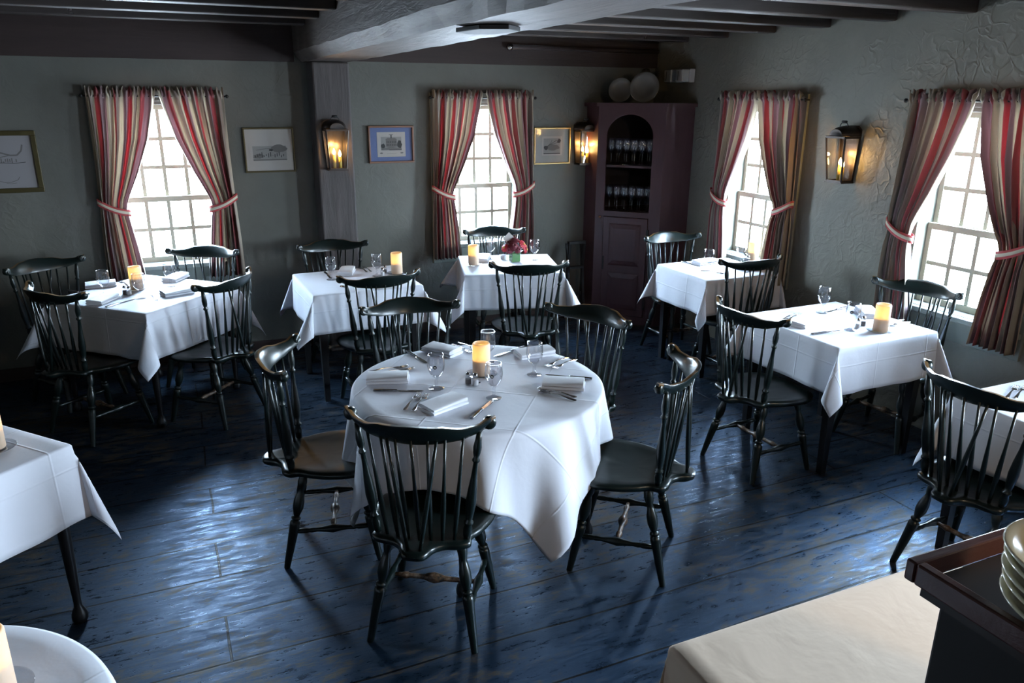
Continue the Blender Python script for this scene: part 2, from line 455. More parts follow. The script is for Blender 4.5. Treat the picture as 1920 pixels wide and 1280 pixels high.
# timbers
m = MB(); m.bb(XL, .96, YB - .03, YB - .001, 2.245, ZC - .001); struct(m.build('trim_1', M_plate))
m = MB(); m.bb(1.34, XR - .001, YB - .03, YB - .001, 2.26, ZC - .001); struct(m.build('trim_2', M_plate))
m = MB(); m.bb(1.05, 1.325, 6.06, YB - .001, 0, 2.243); struct(m.build('trim_3', M_post, bevel=.012))
def beam():
    m = MB(); ys = [YF + .001 + (YB - .002 - YF) * i / 60 for i in range(61)]
    sec = [(.965, ZC - .001), (.965, 2.315), (1.02, 2.245), (1.345, 2.245), (1.345, ZC - .001)]
    rnd = random.Random(3); vs = []; fs = []
    for y in ys:
        for k, (x, z) in enumerate(sec):
            j = rnd.uniform(-.006, .006) if k in (1, 2, 3) else 0
            vs.append((x + j, y, z + (abs(rnd.uniform(0, .006)) if k in (2, 3) else j)))
    n = len(sec)
    for i in range(60):
        for k in range(n):
            k2 = (k + 1) % n; fs.append((i * n + k, i * n + k2, (i + 1) * n + k2, (i + 1) * n + k))
    fs += [tuple(range(n))[::-1], tuple(range(60 * n, 61 * n))]
    m.add(vs, fs); return struct(m.build('trim_4', M_beam))
beam()
nt_ = 5
for i, y in enumerate([5.86, 5.33, 4.80, 4.27, 3.74, 3.21, 2.68, 2.15, 1.6, 1.0]):
    for a, b in ((XL, .963), (1.348, XR - .001)):
        yy = y if a > 0 else y - .12
        m = MB(); m.bb(a, b, yy - .045, yy + .045, 2.46, ZC - .001); struct(m.build('trim_%d' % nt_, M_joist, bevel=.008)); nt_ += 1
m = MB(); m.bb(XL, 1.049, YB - .018, YB - .001, 0, .09); struct(m.build('baseboard_left', M_plate))
m = MB(); m.bb(1.327, 3.49, YB - .018, YB - .001, 0, .09); struct(m.build('baseboard_back', M_plate))

# ---------------------------------------------------------------- camera
cam = bpy.data.cameras.new('camera'); co = bpy.data.objects.new('camera', cam); C.objects.link(co)
YAW, PIT, ROL, FPX = .41523, .308485, -.00575, 1435.7
f_ = Vector((sin(YAW) * cos(PIT), cos(YAW) * cos(PIT), -sin(PIT))); r_ = Vector((cos(YAW), -sin(YAW), 0)); d_ = f_.cross(r_)
r2 = r_ * cos(ROL) + d_ * sin(ROL); d2 = -r_ * sin(ROL) + d_ * cos(ROL)
mw = Matrix((r2, -d2, -f_)).transposed().to_4x4(); mw.translation = Vector((0, 0, 2)); co.matrix_world = mw
cam.sensor_width = 36; cam.lens = FPX / 1920 * 36; cam.clip_start = .02; S.camera = co
# ---------------------------------------------------------------- windsor chair
def catmull(pts, n, closed=True):
    out = []; k = len(pts)
    for i in range(k):
        p0, p1, p2, p3 = pts[(i - 1) % k], pts[i], pts[(i + 1) % k], pts[(i + 2) % k]
        for j in range(n):
            t = j / n
            out.append(tuple(.5 * (2 * p1[a] + (p2[a] - p0[a]) * t + (2 * p0[a] - 5 * p1[a] + 4 * p2[a] - p3[a]) * t * t + (-p0[a] + 3 * p1[a] - 3 * p2[a] + p3[a]) * t ** 3) for a in range(len(p1))))
    return out
def interp(tab, x):
    if x <= tab[0][0]: return tab[0][1:]
    for a, b in zip(tab, tab[1:]):
        if x <= b[0]:
            t = (x - a[0]) / (b[0] - a[0]); t = t * t * (3 - 2 * t)
            return tuple(p + (q - p) * t for p, q in zip(a[1:], b[1:]))
    return tab[-1][1:]
SEAT = [(0, .212), (.11, .208), (.18, .185), (.222, .11), (.222, .02), (.200, -.06), (.172, -.115), (.176, -.155), (.148, -.178), (.095, -.188), (.06, -.215), (.045, -.25), (.025, -.268)]
SEAT = [(x * 1.07, y * (1.03 if y > 0 else 1.10)) for x, y in SEAT]
SEAT = SEAT + [(-x, y) for x, y in SEAT[:0:-1]]
def seat_mesh():
    out = catmull(SEAT, 4); n = len(out); m = MB(); c = (0, -.02); vs = []; fs = []
    def zt(x, y, t):
        d = .016 * max(0, 1 - ((x / .19) ** 2 + ((y + .03) / .17) ** 2)) ** .6
        pom = .008 * math.exp(-(x / .03) ** 2) * max(0, (y - .05) / .15)
        return .462 - d + pom
    rings = [(0.02, 0), (.3, 0), (.55, 0), (.75, 0), (.9, 0), (.965, -.003), (1, -.011), (.99, -.026), (.93, -.036), (.6, -.038), (.02, -.038)]
    for r, dz in rings:
        for x, y in out:
            X, Y = c[0] + (x - c[0]) * r, c[1] + (y - c[1]) * r
            z = zt(X, Y, r) + dz if dz > -.03 else .462 + dz
            vs.append((X, Y, z))
    for k in range(len(rings) - 1):
        for i in range(n): j = (i + 1) % n; fs.append((k * n + i, (k + 1) * n + i, (k + 1) * n + j, k * n + j))
    fs.append(tuple(range(n))); fs.append(tuple(range((len(rings) - 1) * n, len(rings) * n))[::-1])
    m.add(vs, fs); return m
CY = lambda x: -.256 + .128 * (abs(x) / .265) ** 1.9
CREST = [(0, .862, .948), (.35, .864, .942), (.62, .870, .926), (.8, .884, .926), (.92, .896, .942), (1, .908, .952)]
def crest_mesh():
    m = MB(); n = 36; vs = []; fs = []; K = 10
    for i in range(n + 1):
        x = -.265 + .53 * i / n; a = abs(x) / .265; zb, zt = interp(CREST, a)
        y = CY(x); e = .004; dx = (CY(x + e) - CY(x - e)) / (2 * e); nx, ny = -dx / sqrt(1 + dx * dx), 1 / sqrt(1 + dx * dx)
        hw = .0125 if a < .97 else .010; h = (zt - zb) / 2; zc = (zt + zb) / 2
        if a > .995: h *= .75
        for k in range(K):
            q = 2 * pi * k / K; cx, cz = cos(q), sin(q)
            sx = math.copysign(abs(cx) ** .5, cx); sz = math.copysign(abs(cz) ** .55, cz)
            o = hw * sx + (-.018 * (sz * h) / .035)
            vs.append((x + nx * o, y + ny * o, zc + sz * h))
    for i in range(n):
        for k in range(K): k2 = (k + 1) % K; fs.append((i * K + k, i * K + k2, (i + 1) * K + k2, (i + 1) * K + k))
    fs += [tuple(range(K))[::-1], tuple(range(n * K, (n + 1) * K))]
    for f in fs:
        pass
    m.add(vs, fs)
    # worn top arris
    for i, f in enumerate(m.f[:n * K]):
        k = i % K; a = abs((i // K) - n / 2 + .5) / (n / 2)
        m.mi[i] = 1 if (k in (2,) and a > .2) or (a > .93 and k in (0, 1, 3, 4)) else 0
    for s in (-1, 1):   # scrolled ears
        c = Vector((s * .252, CY(.252), .921)); 
        m.lathe(c + Vector((s * -.005, .014, 0)), c - Vector((s * -.005, .014, 0)), [(0, .015), (.12, .023), (.5, .0245), (.88, .023), (1, .015)], 14)
    return m
LEGP = [(0, .014), (.04, .016), (.10, .021), (.15, .018), (.19, .0125), (.22, .016), (.30, .0235), (.37, .024), (.43, .016), (.45, .013), (.465, .021), (.48, .021), (.495, .015), (.51, .022), (.54, .0225), (.62, .0205), (.8, .0175), (.97, .014), (1, .013)]
STILEP = [(0, .012), (.06, .016), (.10, .017), (.14, .012), (.155, .018), (.17, .018), (.185, .012), (.25, .016), (.36, .020), (.48, .0165), (.60, .011), (.72, .0085), (.735, .014), (.75, .0145), (.765, .009), (.81, .014), (.86, .0155), (.92, .012), (1, .009)]
SPINP = [(0, .0065), (.12, .0085), (.30, .0105), (.42, .0095), (.6, .0065), (1, .0052)]
STRP = [(0, .008), (.10, .012), (.17, .0125), (.20, .0095), (.23, .012), (.30, .0095), (.42, .015), (.5, .020), (.58, .015), (.70, .0095), (.77, .012), (.80, .0095), (.83, .0125), (.90, .012), (1, .008)]
CROSSP = [(0, .008), (.12, .010), (.16, .014), (.19, .014), (.22, .010), (.38, .011), (.44, .018), (.5, .0225), (.56, .018), (.62, .011), (.78, .010), (.81, .014), (.84, .014), (.88, .010), (1, .008)]
LEG = {}
for sx in (-1, 1):
    for sy in (-1, 1):
        LEG[sx, sy] = (Vector((sx * .135, .125 if sy > 0 else -.105, .430)), Vector((sx * .205, .205 if sy > 0 else -.205, 0)))
def make_chair():
    r = empty('windsor_chair'); r['category'] = 'chair'
    seat_mesh().build('seat', M_chair, r, True, autosm=60)
    crest_mesh().build('crest_rail', [M_chair, M_crestedge], r, True, autosm=60)
    for (sx, sy), (a, b) in LEG.items():
        m = MB(); m.lathe(a, b, LEGP, 12); m.build('leg', M_chair, r, True, autosm=50)
    at = lambda k, z: LEG[k][0] + (LEG[k][1] - LEG[k][0]) * ((.43 - z) / .43)
    mids = []
    for sx in (-1, 1):
        a, b = at((sx, -1), .165), at((sx, 1), .165); mids.append((a + b) / 2)
        m = MB(); m.lathe(a, b, STRP, 10); m.build('side_stretcher', M_chair, r, True)
    m = MB(); m.lathe(mids[0], mids[1], CROSSP, 12); o = m.build('cross_stretcher', M_worn, r, True); o['label'] = 'cross stretcher with paint worn down to bare wood'
    for s in (-1, 1):
        m = MB(); x = s * .222; m.lathe((s * .168, -.152, .455), (x, CY(x), .897), STILEP, 12); m.build('back_post', M_chair, r, True)
    for i in range(7):
        q = (i - 3) / 3; xs = q * .126; ys = -.168 - .018 * (1 - q * q); xt = q * .172
        m = MB(); m.lathe((xs, ys, .455), (xt, CY(xt), .885), SPINP, 8); m.build('spindle', M_chair, r, True)
    for s in (-1, 1):
        m = MB(); m.lathe((s * .022, -.262, .455), (s * .088, CY(.088) - .004, .882), [(0, .0065), (.2, .0085), (.4, .0095), (.7, .0075), (1, .0055)], 8); m.build('brace_spindle', M_chair, r, True)
    return r
GC = 'black-green spindle-back chairs'
CH = [
 ((.782, 2.533), 57.7, 'black spindle-back chair nearest the camera, its back to us at the round table'),
 ((.524, 3.24), -14, 'black spindle-back chair at the left of the round table, seen from its side'),
 ((1.712, 2.608), 140, 'black spindle-back chair at the right front of the round table, scrolled ends facing us'),
 ((1.09, 3.72), -96, 'black spindle-back chair behind the round table, left of the goblet and candle'),
 ((1.776, 3.295), -154.5, 'black spindle-back chair behind the round table at its right, far side of the cloth'),
 ((1.135, 4.82), 93, 'black spindle-back chair, back to us, at the table in front of the timber post'),
 ((1.084, 5.685), -87.4, 'black spindle-back chair standing right against the timber post'),
 ((2.21, 4.77), 72, 'black spindle-back chair with its back to us at the table with the red flowers'),
 ((2.44, 5.83), -100, 'black spindle-back chair under the middle back window behind the red flowers'),
 ((3.69, 4.33), 88, 'black spindle-back chair, back to us, at the table by the far right window'),
 ((3.704, 5.02), -91, 'black spindle-back chair beside the corner cupboard, facing us'),
 ((2.90, 3.105), 3, 'black spindle-back chair at the left side of the near right window table'),
 ((3.90, 3.10), -166.4, 'black spindle-back chair against the right wall below the near window'),
 ((3.02, 1.865), 3, 'black spindle-back chair at the right edge, above the tray with cream bowls'),
 ((-.57, 5.10), 38, 'black spindle-back chair at the far left, its back to us at the four-seat corner table'),
 ((.125, 5.05), 138, 'black spindle-back chair at the right front of the left window table'),
 ((-.74, 5.73), -53, 'black spindle-back chair in the dark behind the left window table'),
 ((.09, 5.80), -117, 'black spindle-back chair right below the left window'),
]
for (x, y), a, lab in CH: place('chair', make_chair, (x, y, 0), radians(a - 90), lab, GC)

# ---------------------------------------------------------------- tables and cloths
def square_leg(m, x, y, s0=.055, s1=.036):
    vs = []
    for z, s in ((.735, s0), (0, s1)):
        for dx, dy in ((-1, -1), (1, -1), (1, 1), (-1, 1)): vs.append((x + dx * s / 2, y + dy * s / 2, z))
    m.add(vs, [(3, 2, 1, 0), (4, 5, 6, 7), (0, 1, 5, 4), (1, 2, 6, 5), (2, 3, 7, 6), (3, 0, 4, 7)])
def pad_leg(m, x, y):
    m.rev([(.001, .735), (.028, .735), (.028, .66), (.026, .6), (.020, .25), (.0145, .09), (.015, .07), (.026, .045), (.030, .028), (.029, .010), (.022, 0), (.001, 0)], 14, (x, y, 0))
def table(cx, cy, w, d, rz, label, group, pad=False, rnd=0):
    r = empty('dining_table', (cx, cy, 0), rz); tag(r, label, 'table', group)
    m = MB()
    if rnd: m.rev([(.001, .732), (rnd - .006, .732), (rnd, .74), (rnd, .75), (rnd - .006, .756), (.001, .756)], 56)
    else: m.bb(-w / 2, w / 2, -d / 2, d / 2, .732, .756)
    m.build('tabletop', M_ttop, r, smooth=bool(rnd), autosm=40 if rnd else None)
    ax, ay = (rnd * .66, rnd * .66) if rnd else (w / 2 - .045, d / 2 - .045)
    for sx in (-1, 1):
        for sy in (-1, 1):
            m = MB()
            (pad_leg if pad else square_leg)(m, sx * ax, sy * ay); m.build('leg', M_tleg, r, smooth=pad)
    m = MB(); t = .02; q = .03
    m.bb(-ax + q, ax - q, -ay - t / 2, -ay + t / 2, .65, .731); m.bb(-ax + q, ax - q, ay - t / 2, ay + t / 2, .65, .731)
    m.bb(-ax - t / 2, -ax + t / 2, -ay + q, ay - q, .65, .731); m.bb(ax - t / 2, ax + t / 2, -ay + q, ay - q, .65, .731)
    m.build('apron', M_tleg, r)
    return r
ZT = .760
def sq_cloth(cx, cy, w, d, rz, hang, label, group, mat=None, seed=0, k1=.62, k2=.26, hangs=None, xmax=9):
    a, b = w / 2 + .003, d / 2 + .003; R = random.Random(seed)
    ph = [R.uniform(0, 6.28) for _ in range(16)]; fr = [R.uniform(7, 13) for _ in range(4)]; am = [R.uniform(.5, 1) for _ in range(4)]
    def P(u, v):
        du, dv = abs(u) - a, abs(v) - b; su, sv = (1 if u > 0 else -1), (1 if v > 0 else -1)
        if du <= 0 and dv <= 0: return (u, v, ZT + .0006 * sin(9 * u + ph[0]) * sin(7 * v + ph[1]))
        def side(t, dist, half, idx):
            # soft hanging side: roll over the edge then fall, with gentle folds that grow downwards
            rr = .012; edge = 1 - min(1, abs(t) / half) ** 6
            w_ = am[idx] * (dist / .3) * .011 * (sin(fr[idx] * t + ph[idx]) + .6 * sin(2.3 * fr[idx] * t + ph[idx + 4])) * edge
            if dist < rr * 1.57: q = dist / rr; return rr * sin(q), -rr * (1 - cos(q))
            dd = dist - rr * 1.57; return rr + dd * .05 + w_, -rr - dd
        if dv <= 0:
            o, z = side(v, du, b, 0 if su > 0 else 1); return (su * (a + o), v, ZT + z)
        if du <= 0:
            o, z = side(u, dv, a, 2 if sv > 0 else 3); return (u, sv * (b + o), ZT + z)
        r = sqrt(du * du + dv * dv); th = atan2(dv, du); al = 2 * pi * th / (pi / 2)
        i = (0 if su > 0 else 1) + (0 if sv > 0 else 2)
        K1 = k1 * (.85 + .3 * sin(ph[8 + i])); K2 = k2 * min(1, k1 / .5)
        out = K1 * sin(al / 2); tg = K2 * sin(al) + .10 * sin(ph[12 + i]) * sin(al / 2)
        o45 = 1 / sqrt(2); dx = out * o45 - tg * o45 + .05 * cos(th) ** 2; dy = out * o45 + tg * o45 + .05 * sin(th) ** 2; dz = -1
        l = sqrt(dx * dx + dy * dy + dz * dz); dx, dy, dz = dx / l, dy / l, dz / l
        rr = .012; e = min(r, rr * 1.57); q = e / rr; ex, ez = rr * sin(q), -rr * (1 - cos(q)); dd = max(0, r - rr * 1.57)
        return (su * (a + ex * cos(th) + dx * dd), sv * (b + ex * sin(th) + dy * dd), ZT + ez + dz * dd)
    hx0, hx1, hy0, hy1 = hangs or (hang, hang, hang, hang)
    def axis(h, lo, hi):
        o = [-h - lo + lo * i / 12 for i in range(10)] + [-h - lo * .16, -h - .014, -h - .007]
        o += [-h + 2 * h * i / 24 for i in range(25)]
        o += [h + .007, h + .014, h + hi * .16] + [h + hi * i / 12 for i in range(3, 13)]
        return sorted(o)
    us, vs_ = axis(a, hx0, hx1), axis(b, hy0, hy1); m = MB()
    nu, nv = len(us), len(vs_)
    for v in vs_:
        for u in us: p = P(u, v); m.uv[len(m.v)] = (u, v); m.v.append((min(p[0], xmax - .01 * (p[2] < .75)), p[1], p[2]))
    for j in range(nv - 1):
        for i in range(nu - 1): m.f.append((j * nu + i, j * nu + i + 1, (j + 1) * nu + i + 1, (j + 1) * nu + i))
    o = m.build('tablecloth', mat or M_cloth, None, True, solid=.0014); o.location = (cx, cy, 0); o.rotation_euler = (0, 0, rz)
    tag(o, label, 'tablecloth', group); return o
def round_cloth(cx, cy, R0, c, rz, label, seed, group=None, mat=None):
    m = MB(); n = 160; R = random.Random(seed); p1, p2, p3 = [R.uniform(0, 6.28) for _ in range(3)]
    rings = [0.02, .2, .4, .6, .8, .92, 1.0]; m_hang = 22
    def hang(q):
        k = max(abs(cos(q)), abs(sin(q))); s_ = c / k - R0
        return min(s_, (c * 1.405 - R0))
    for j in range(len(rings) + m_hang):
        for i in range(n):
            q = 2 * pi * i / n
            if j < len(rings):
                r = R0 * rings[j]; m.uv[len(m.v)] = (r * cos(q), r * sin(q)); m.v.append((r * cos(q), r * sin(q), ZT))
            else:
                t = (j - len(rings) + 1) / m_hang; d = hang(q) * t
                corner = cos(4 * (q - pi / 4))
                rr = .014; e = min(d, rr * 1.57); qa = e / rr; dd = max(0, d - rr * 1.57)
                sh = max(0, corner) ** 2
                f = dd * .10 + (dd / .35) * (.030 * cos(8 * q + p1 * .2 + pi) + .022 * sin(13 * q + p2) + .010 * sin(23 * q + p3)) + dd * .07 * sh
                r = R0 + rr * sin(qa) + f; z = ZT - rr * (1 - cos(qa)) - dd * (1 - .02)
                tw = .05 * dd * sin(8 * q + p3)
                ru = R0 + d; m.uv[len(m.v)] = (ru * cos(q), ru * sin(q)); m.v.append((r * cos(q + tw), r * sin(q + tw), z))
    tot = len(rings) + m_hang
    for j in range(tot - 1):
        for i in range(n): k = (i + 1) % n; m.f.append((j * n + i, j * n + k, (j + 1) * n + k, (j + 1) * n + i))
    m.f.append(tuple(range(n)))
    o = m.build('tablecloth', mat or M_cloth, None, True, solid=.0014); o.location = (cx, cy, 0); o.rotation_euler = (0, 0, rz)
    tag(o, label, 'tablecloth', group); return o
GT = 'dark tables under cloths'; GL = 'white tablecloths'
D = radians
T = []
table(1.18, 3.055, 0, 0, D(16), 'round dining table in the centre of the room under a white cloth', GT, True, .555)
round_cloth(1.18, 3.055, .557, .815, D(-38), 'white cloth on the large round table in the centre', 5, GL)
table(-.235, 5.48, .80, .80, D(46), 'dark table under the white cloth at the left window, set cornerwise', GT, True)
sq_cloth(-.235, 5.48, .80, .80, D(46), .30, 'white cloth with long corner point on the left window table', GL, seed=1)
table(1.13, 5.325, .73, .70, D(2), 'dark straight-legged table in front of the timber post', GT)
sq_cloth(1.13, 5.325, .73, .70, D(2), .27, 'white cloth on the table in front of the timber post', GL, seed=2)
table(2.35, 5.40, .72, .70, D(-16), 'dark table under the cloth with the red flowers', GT)
sq_cloth(2.35, 5.40, .72, .70, D(-16), .27, 'white cloth on the table with the red flowers', GL, seed=3)
table(3.765, 4.645, .65, .60, 0, 'dark table beside the far right window and the cupboard', GT)
sq_cloth(3.765, 4.645, .65, .60, 0, .27, 'white cloth on the table beside the corner cupboard', GL, seed=4, xmax=.365, k1=.36)
table(3.47, 3.165, .73, .71, D(1), 'dark straight-legged table at the near right window', GT)
sq_cloth(3.47, 3.165, .73, .71, D(1), .27, 'white cloth with a fold down its side on the near right window table', GL, seed=5)
table(3.43, 1.735, .74, .72, 0, 'dark table at the right edge of the picture behind the tray', GT)
sq_cloth(3.43, 1.735, .74, .72, 0, .28, 'white cloth on the table cut off by the right edge', GL, seed=6, k1=.4)
table(-.99, 3.08, .74, .74, D(41), 'dark table with round padded foot at the left edge', GT, True)
sq_cloth(-.99, 3.08, .74, .74, D(41), .31, 'white cloth hanging in a curled corner at the left edge', GL, seed=7, k1=.26)
table(-.74, 1.50, 0, 0, D(20), 'round table in the bottom left corner', GT, True, .50)
round_cloth(-.74, 1.50, .502, .76, D(30), 'white round-edged cloth in the bottom left corner', 8, GL)
table(1.43, .955, .92, .54, 0, 'low table under the cream cloth at the bottom right', GT)
sq_cloth(1.43, .955, .92, .54, 0, .24, 'cream linen cloth at the bottom right beside the dark server', None, M_cream, seed=11, k1=.2, hangs=(.24, .10, .015, .24))

# ---------------------------------------------------------------- tableware
def make_goblet():
    r = empty('water_goblet'); r['category'] = 'glass'
    m = MB(); m.rev([(.0005, .0), (.034, .0), (.036, .002), (.034, .004), (.016, .009), (.008, .018), (.0065, .028), (.009, .033), (.0065, .038), (.007, .046), (.014, .056), (.027, .070), (.0365, .090), (.0395, .108), (.0385, .130), (.0355, .150), (.0345, .160), (.0335, .160), (.0345, .150), (.0372, .130), (.038, .108), (.035, .090), (.026, .072), (.012, .059), (.0005, .055)], 28)
    m.build('glass_body', M_glass, r, True)
    m = MB(); m.rev([(.0338, .1595), (.0340, .1608), (.0350, .1608), (.0352, .1595)], 28); m.build('rim', M_rim, r, True)
    m = MB()   # round dark emblem on the bowl with a small pale horse figure
    def on(u, v, off=.0004): 
        z = .112 + v; rad = .0397 + off - abs(v) * .03; q = -pi / 2 + u / .0397; return (rad * cos(q), rad * sin(q), z)
    n = 20; vs = [on(0, 0)] + [on(.0085 * cos(2 * pi * i / n), .0085 * sin(2 * pi * i / n)) for i in range(n)]
    m.add(vs, [(0, i + 1, (i + 1) % n + 1) for i in range(n)]); m.cur = 1
    H = [(-.005, .001), (-.0035, .0035), (-.001, .002), (.003, .002), (.0052, .0005), (.0045, -.005), (.003, -.005), (.0025, -.0015), (-.001, -.0015), (-.0015, -.005), (-.003, -.005), (-.0028, .0)]
    m.add([on(x, y, .0008) for x, y in H], [tuple(range(len(H)))])
    e = m.build('emblem', [M_emb, M_embw], r); e['label'] = 'small round black emblem with a white horse'
    return r
def make_candle(h=.155, rad=.041):
    r = empty('pillar_candle'); r['category'] = 'candle'
    m = MB(); m.rev([(rad - .003, .002), (rad, .005), (rad, h - .006), (rad - .003, h), (rad - .007, h - .001), (rad - .009, h - .012), (.0005, h - .016)], 28)
    m.build('wax_pillar', M_wax, r, True)
    m = MB(); m.rev([(.0005, .004), (rad - .003, .004), (rad - .003, h - .080), (.0005, h - .080)], 20); m.build('wax_core', simple('wax_solid', (.82, .76, .68), .6) if 'wax_solid' not in bpy.data.materials else bpy.data.materials['wax_solid'], r)
    m = MB(); m.rev([(.0005, h - .062), (.006, h - .058), (.008, h - .05), (.006, h - .04), (.0005, h - .034)], 12); m.build('light_bulb', M_led, r, True)
    l = bpy.data.lights.new('candle_light', 'POINT'); l.energy = 1.5; l.color = (1, .60, .2); l.shadow_soft_size = .008
    lo = bpy.data.objects.new('candle_light', l); C.objects.link(lo); lo.parent = r; lo.location = (0, 0, h - .046)
    return r
def make_saucer():
    m = MB(); m.rev([(.0005, .0005), (.050, .0005), (.074, .008), (.075, .009), (.074, .0095), (.050, .0025), (.0005, .0025)], 32)
    o = m.build('glass_saucer', M_glass, None, True); o['category'] = 'saucer'; return o
def make_shaker(fill, nm):
    def f():
        r = empty(nm); r['category'] = 'shaker'
        m = MB(); vs = []
        for z, s in ((0, .015), (.003, .0165), (.034, .015), (.042, .009)):
            for a in range(8):
                q = pi / 8 + a * pi / 4; vs.append((s * 1.08 * cos(q), s * 1.08 * sin(q), z))
        fs = [(k * 8 + i, k * 8 + (i + 1) % 8, k * 8 + 8 + (i + 1) % 8, k * 8 + 8 + i) for k in range(3) for i in range(8)] + [tuple(range(8))[::-1], tuple(range(24, 32))]
        m.add(vs, fs); m.build('glass_jar', M_glass, r)
        m = MB(); m.rev([(.0005, .0035), (.0135, .0035), (.0128, .028), (.0005, .029)], 10); m.build('contents', fill, r)
        m = MB(); m.rev([(.0095, .041), (.0115, .043), (.0112, .049), (.0085, .056), (.004, .0595), (.0005, .060)], 14); m.build('cap', M_chrome, r, True)
        return r
    return f
def make_napkin():
    m = MB(); R = random.Random(4)
    for k in range(2):
        w, d, z0 = .19 - .006 * k, .108 - .004 * k, .0005 + k * .015; ox = R.uniform(-.003, .003)
        def fn(u, v, w=w, d=d, z0=z0, ox=ox, k=k):
            a = 2 * pi * v; cx, cz = cos(a), sin(a)
            y = d / 2 * math.copysign(abs(cx) ** .35, cx); z = z0 + .0075 + .0073 * math.copysign(abs(cz) ** .6, cz)
            x = (u - .5) * w
            z += .0035 * sin(9 * x + 30 * y + k) * (1 if k == 1 else .25) * (1 if cz > 0 else 0) + (.005 * (u - .5) * (1 if k == 1 else 0) + (.0025 if k == 1 else 0)) * (cz > 0)
            return (x + ox, y, z)
        m.grid(fn, 14, 20)
        n = 15
        base = len(m.v) - 15 * 21
        m.f.append(tuple(base + j * n for j in range(20))[::-1]); m.mi[len(m.f) - 1] = 0
        m.f.append(tuple(base + j * n + 14 for j in range(20))); m.mi[len(m.f) - 1] = 0
    o = m.build('folded_napkin', M_napkin, None, True, autosm=55); o['category'] = 'napkin'; return o
def strip(m, pts, th):
    """cutlery blank: stations (x, halfwidth, z)"""
    vs = []
    for x, w, z in pts: vs += [(x, -w, z), (x, w, z), (x, w * .8, z + th), (x, -w * .8, z + th)]
    fs = [(k * 4 + i, k * 4 + (i + 1) % 4, k * 4 + 4 + (i + 1) % 4, k * 4 + 4 + i) for k in range(len(pts) - 1) for i in range(4)]
    n = len(pts) * 4; fs += [(3, 2, 1, 0), (n - 4, n - 3, n - 2, n - 1)]
    m.add(vs, fs)
def make_fork():
    r = empty('dinner_fork'); r['category'] = 'fork'
    m = MB(); strip(m, [(-.095, .004, .001), (-.088, .008, .001), (-.06, .0065, .003), (-.02, .0035, .008), (.015, .003, .007), (.028, .005, .004), (.04, .0115, .003), (.052, .0125, .003)], .0022); m.build('handle', M_steel, r)
    for k in range(4):
        m = MB(); y = -.0098 + k * .00653
        vs_pts = [(.051, y, .003), (.07, y, .0025), (.085, y, .004), (.097, y, .008)]
        m.tube(vs_pts, [.0019, .0018, .0016, .0009], 6); m.build('tine', M_steel, r, True)
    return r
def make_knife():
    r = empty('dinner_knife'); r['category'] = 'knife'
    m = MB(); strip(m, [(-.11, .004, .0005), (-.107, .009, .0005), (-.08, .0095, .0005), (-.02, .007, .0005), (-.004, .006, .0005)], .008); m.build('handle', M_knifeh, r, bevel=.002)
    m = MB(); strip(m, [(-.005, .005, .003), (.01, .0085, .002), (.06, .0105, .001), (.09, .0095, .001), (.105, .006, .001), (.113, .001, .001)], .0015); m.build('blade', M_steel, r)
    return r
def make_spoon():
    r = empty('table_spoon'); r['category'] = 'spoon'
    m = MB(); strip(m, [(-.09, .004, .001), (-.083, .008, .001), (-.055, .0065, .003), (-.01, .0032, .009), (.03, .003, .007), (.045, .004, .005)], .0022); m.build('handle', M_steel, r)
    m = MB()
    def fn(u, v):
        a = 2 * pi * u; rr = v; x = .068 + .027 * rr * cos(a); y = .018 * rr * sin(a) * (1 - .15 * cos(a)); return (x, y, .0015 + .006 * rr * rr)
    m.grid(fn, 20, 6, closed=True); m.build('bowl', M_steel, r, True, solid=.001)
    return r
MK = dict(goblet=make_goblet, candle=make_candle, saucer=make_saucer, salt=make_shaker(M_salt, 'salt_shaker'), pepper=make_shaker(M_pepper, 'pepper_shaker'),
          napkin=make_napkin, fork=make_fork, knife=make_knife, spoon=make_spoon)
GR = dict(goblet='water goblets on the tables', candle='lit pillar candles on the tables', saucer='glass saucers under the candles', salt='salt shakers on the tables',
          pepper='pepper shakers on the tables', napkin='folded white napkins on the tables', fork='forks on the tables', knife='knives on the tables', spoon='spoons on the tables')
ZI = ZT + .0016
def item(kind, xy, rz, label, dz=0):
    return place(kind, MK[kind], (xy[0], xy[1], ZI + dz), rz, label, GR[kind])
def between(kind, a, b, label, dz=0):
    """a = the tip end, b = the handle end, both on the table"""
    c = ((a[0] + b[0]) / 2, (a[1] + b[1]) / 2); return item(kind, c, atan2(a[1] - b[1], a[0] - b[0]), label, dz)
def candle(xy, where):
    item('saucer', xy, 0, 'round glass saucer under the candle ' + where); item('candle', xy, 0, 'lit cream pillar candle ' + where, .0032)
# round table
RT = 'on the round table'
candle((1.2273, 3.1373), 'in the middle of the round table')
item('goblet', (0.9801, 3.0546), D(-25), 'empty water goblet left of the candle ' + RT)
item('goblet', (1.1715, 2.8493), D(-33), 'empty water goblet with a facing emblem in front of the candle ' + RT)
item('goblet', (1.4565, 3.0431), D(40), 'empty water goblet right of the candle ' + RT)
item('goblet', (1.3241, 3.2937), D(120), 'empty water goblet behind the candle ' + RT)
item('pepper', (1.1292, 3.0496), D(-20), 'pepper shaker with chrome cap beside the candle ' + RT)
item('salt', (1.1543, 3.0243), D(-20), 'salt shaker with chrome cap beside the candle ' + RT)
item('napkin', (0.8067, 3.2301), D(-19), 'folded white napkin at the left edge of the round table')
item('napkin', (0.9396, 2.8370), D(22), 'folded white napkin at the near edge of the round table by the forks')
item('napkin', (1.5126, 2.8514), D(-32), 'folded white napkin at the right edge of the round table')
item('napkin', (1.1646, 3.5214), D(-58), 'folded white napkin at the far left edge of the round table')
item('napkin', (1.5819, 3.3005), D(0), 'folded white napkin behind the right goblet ' + RT)
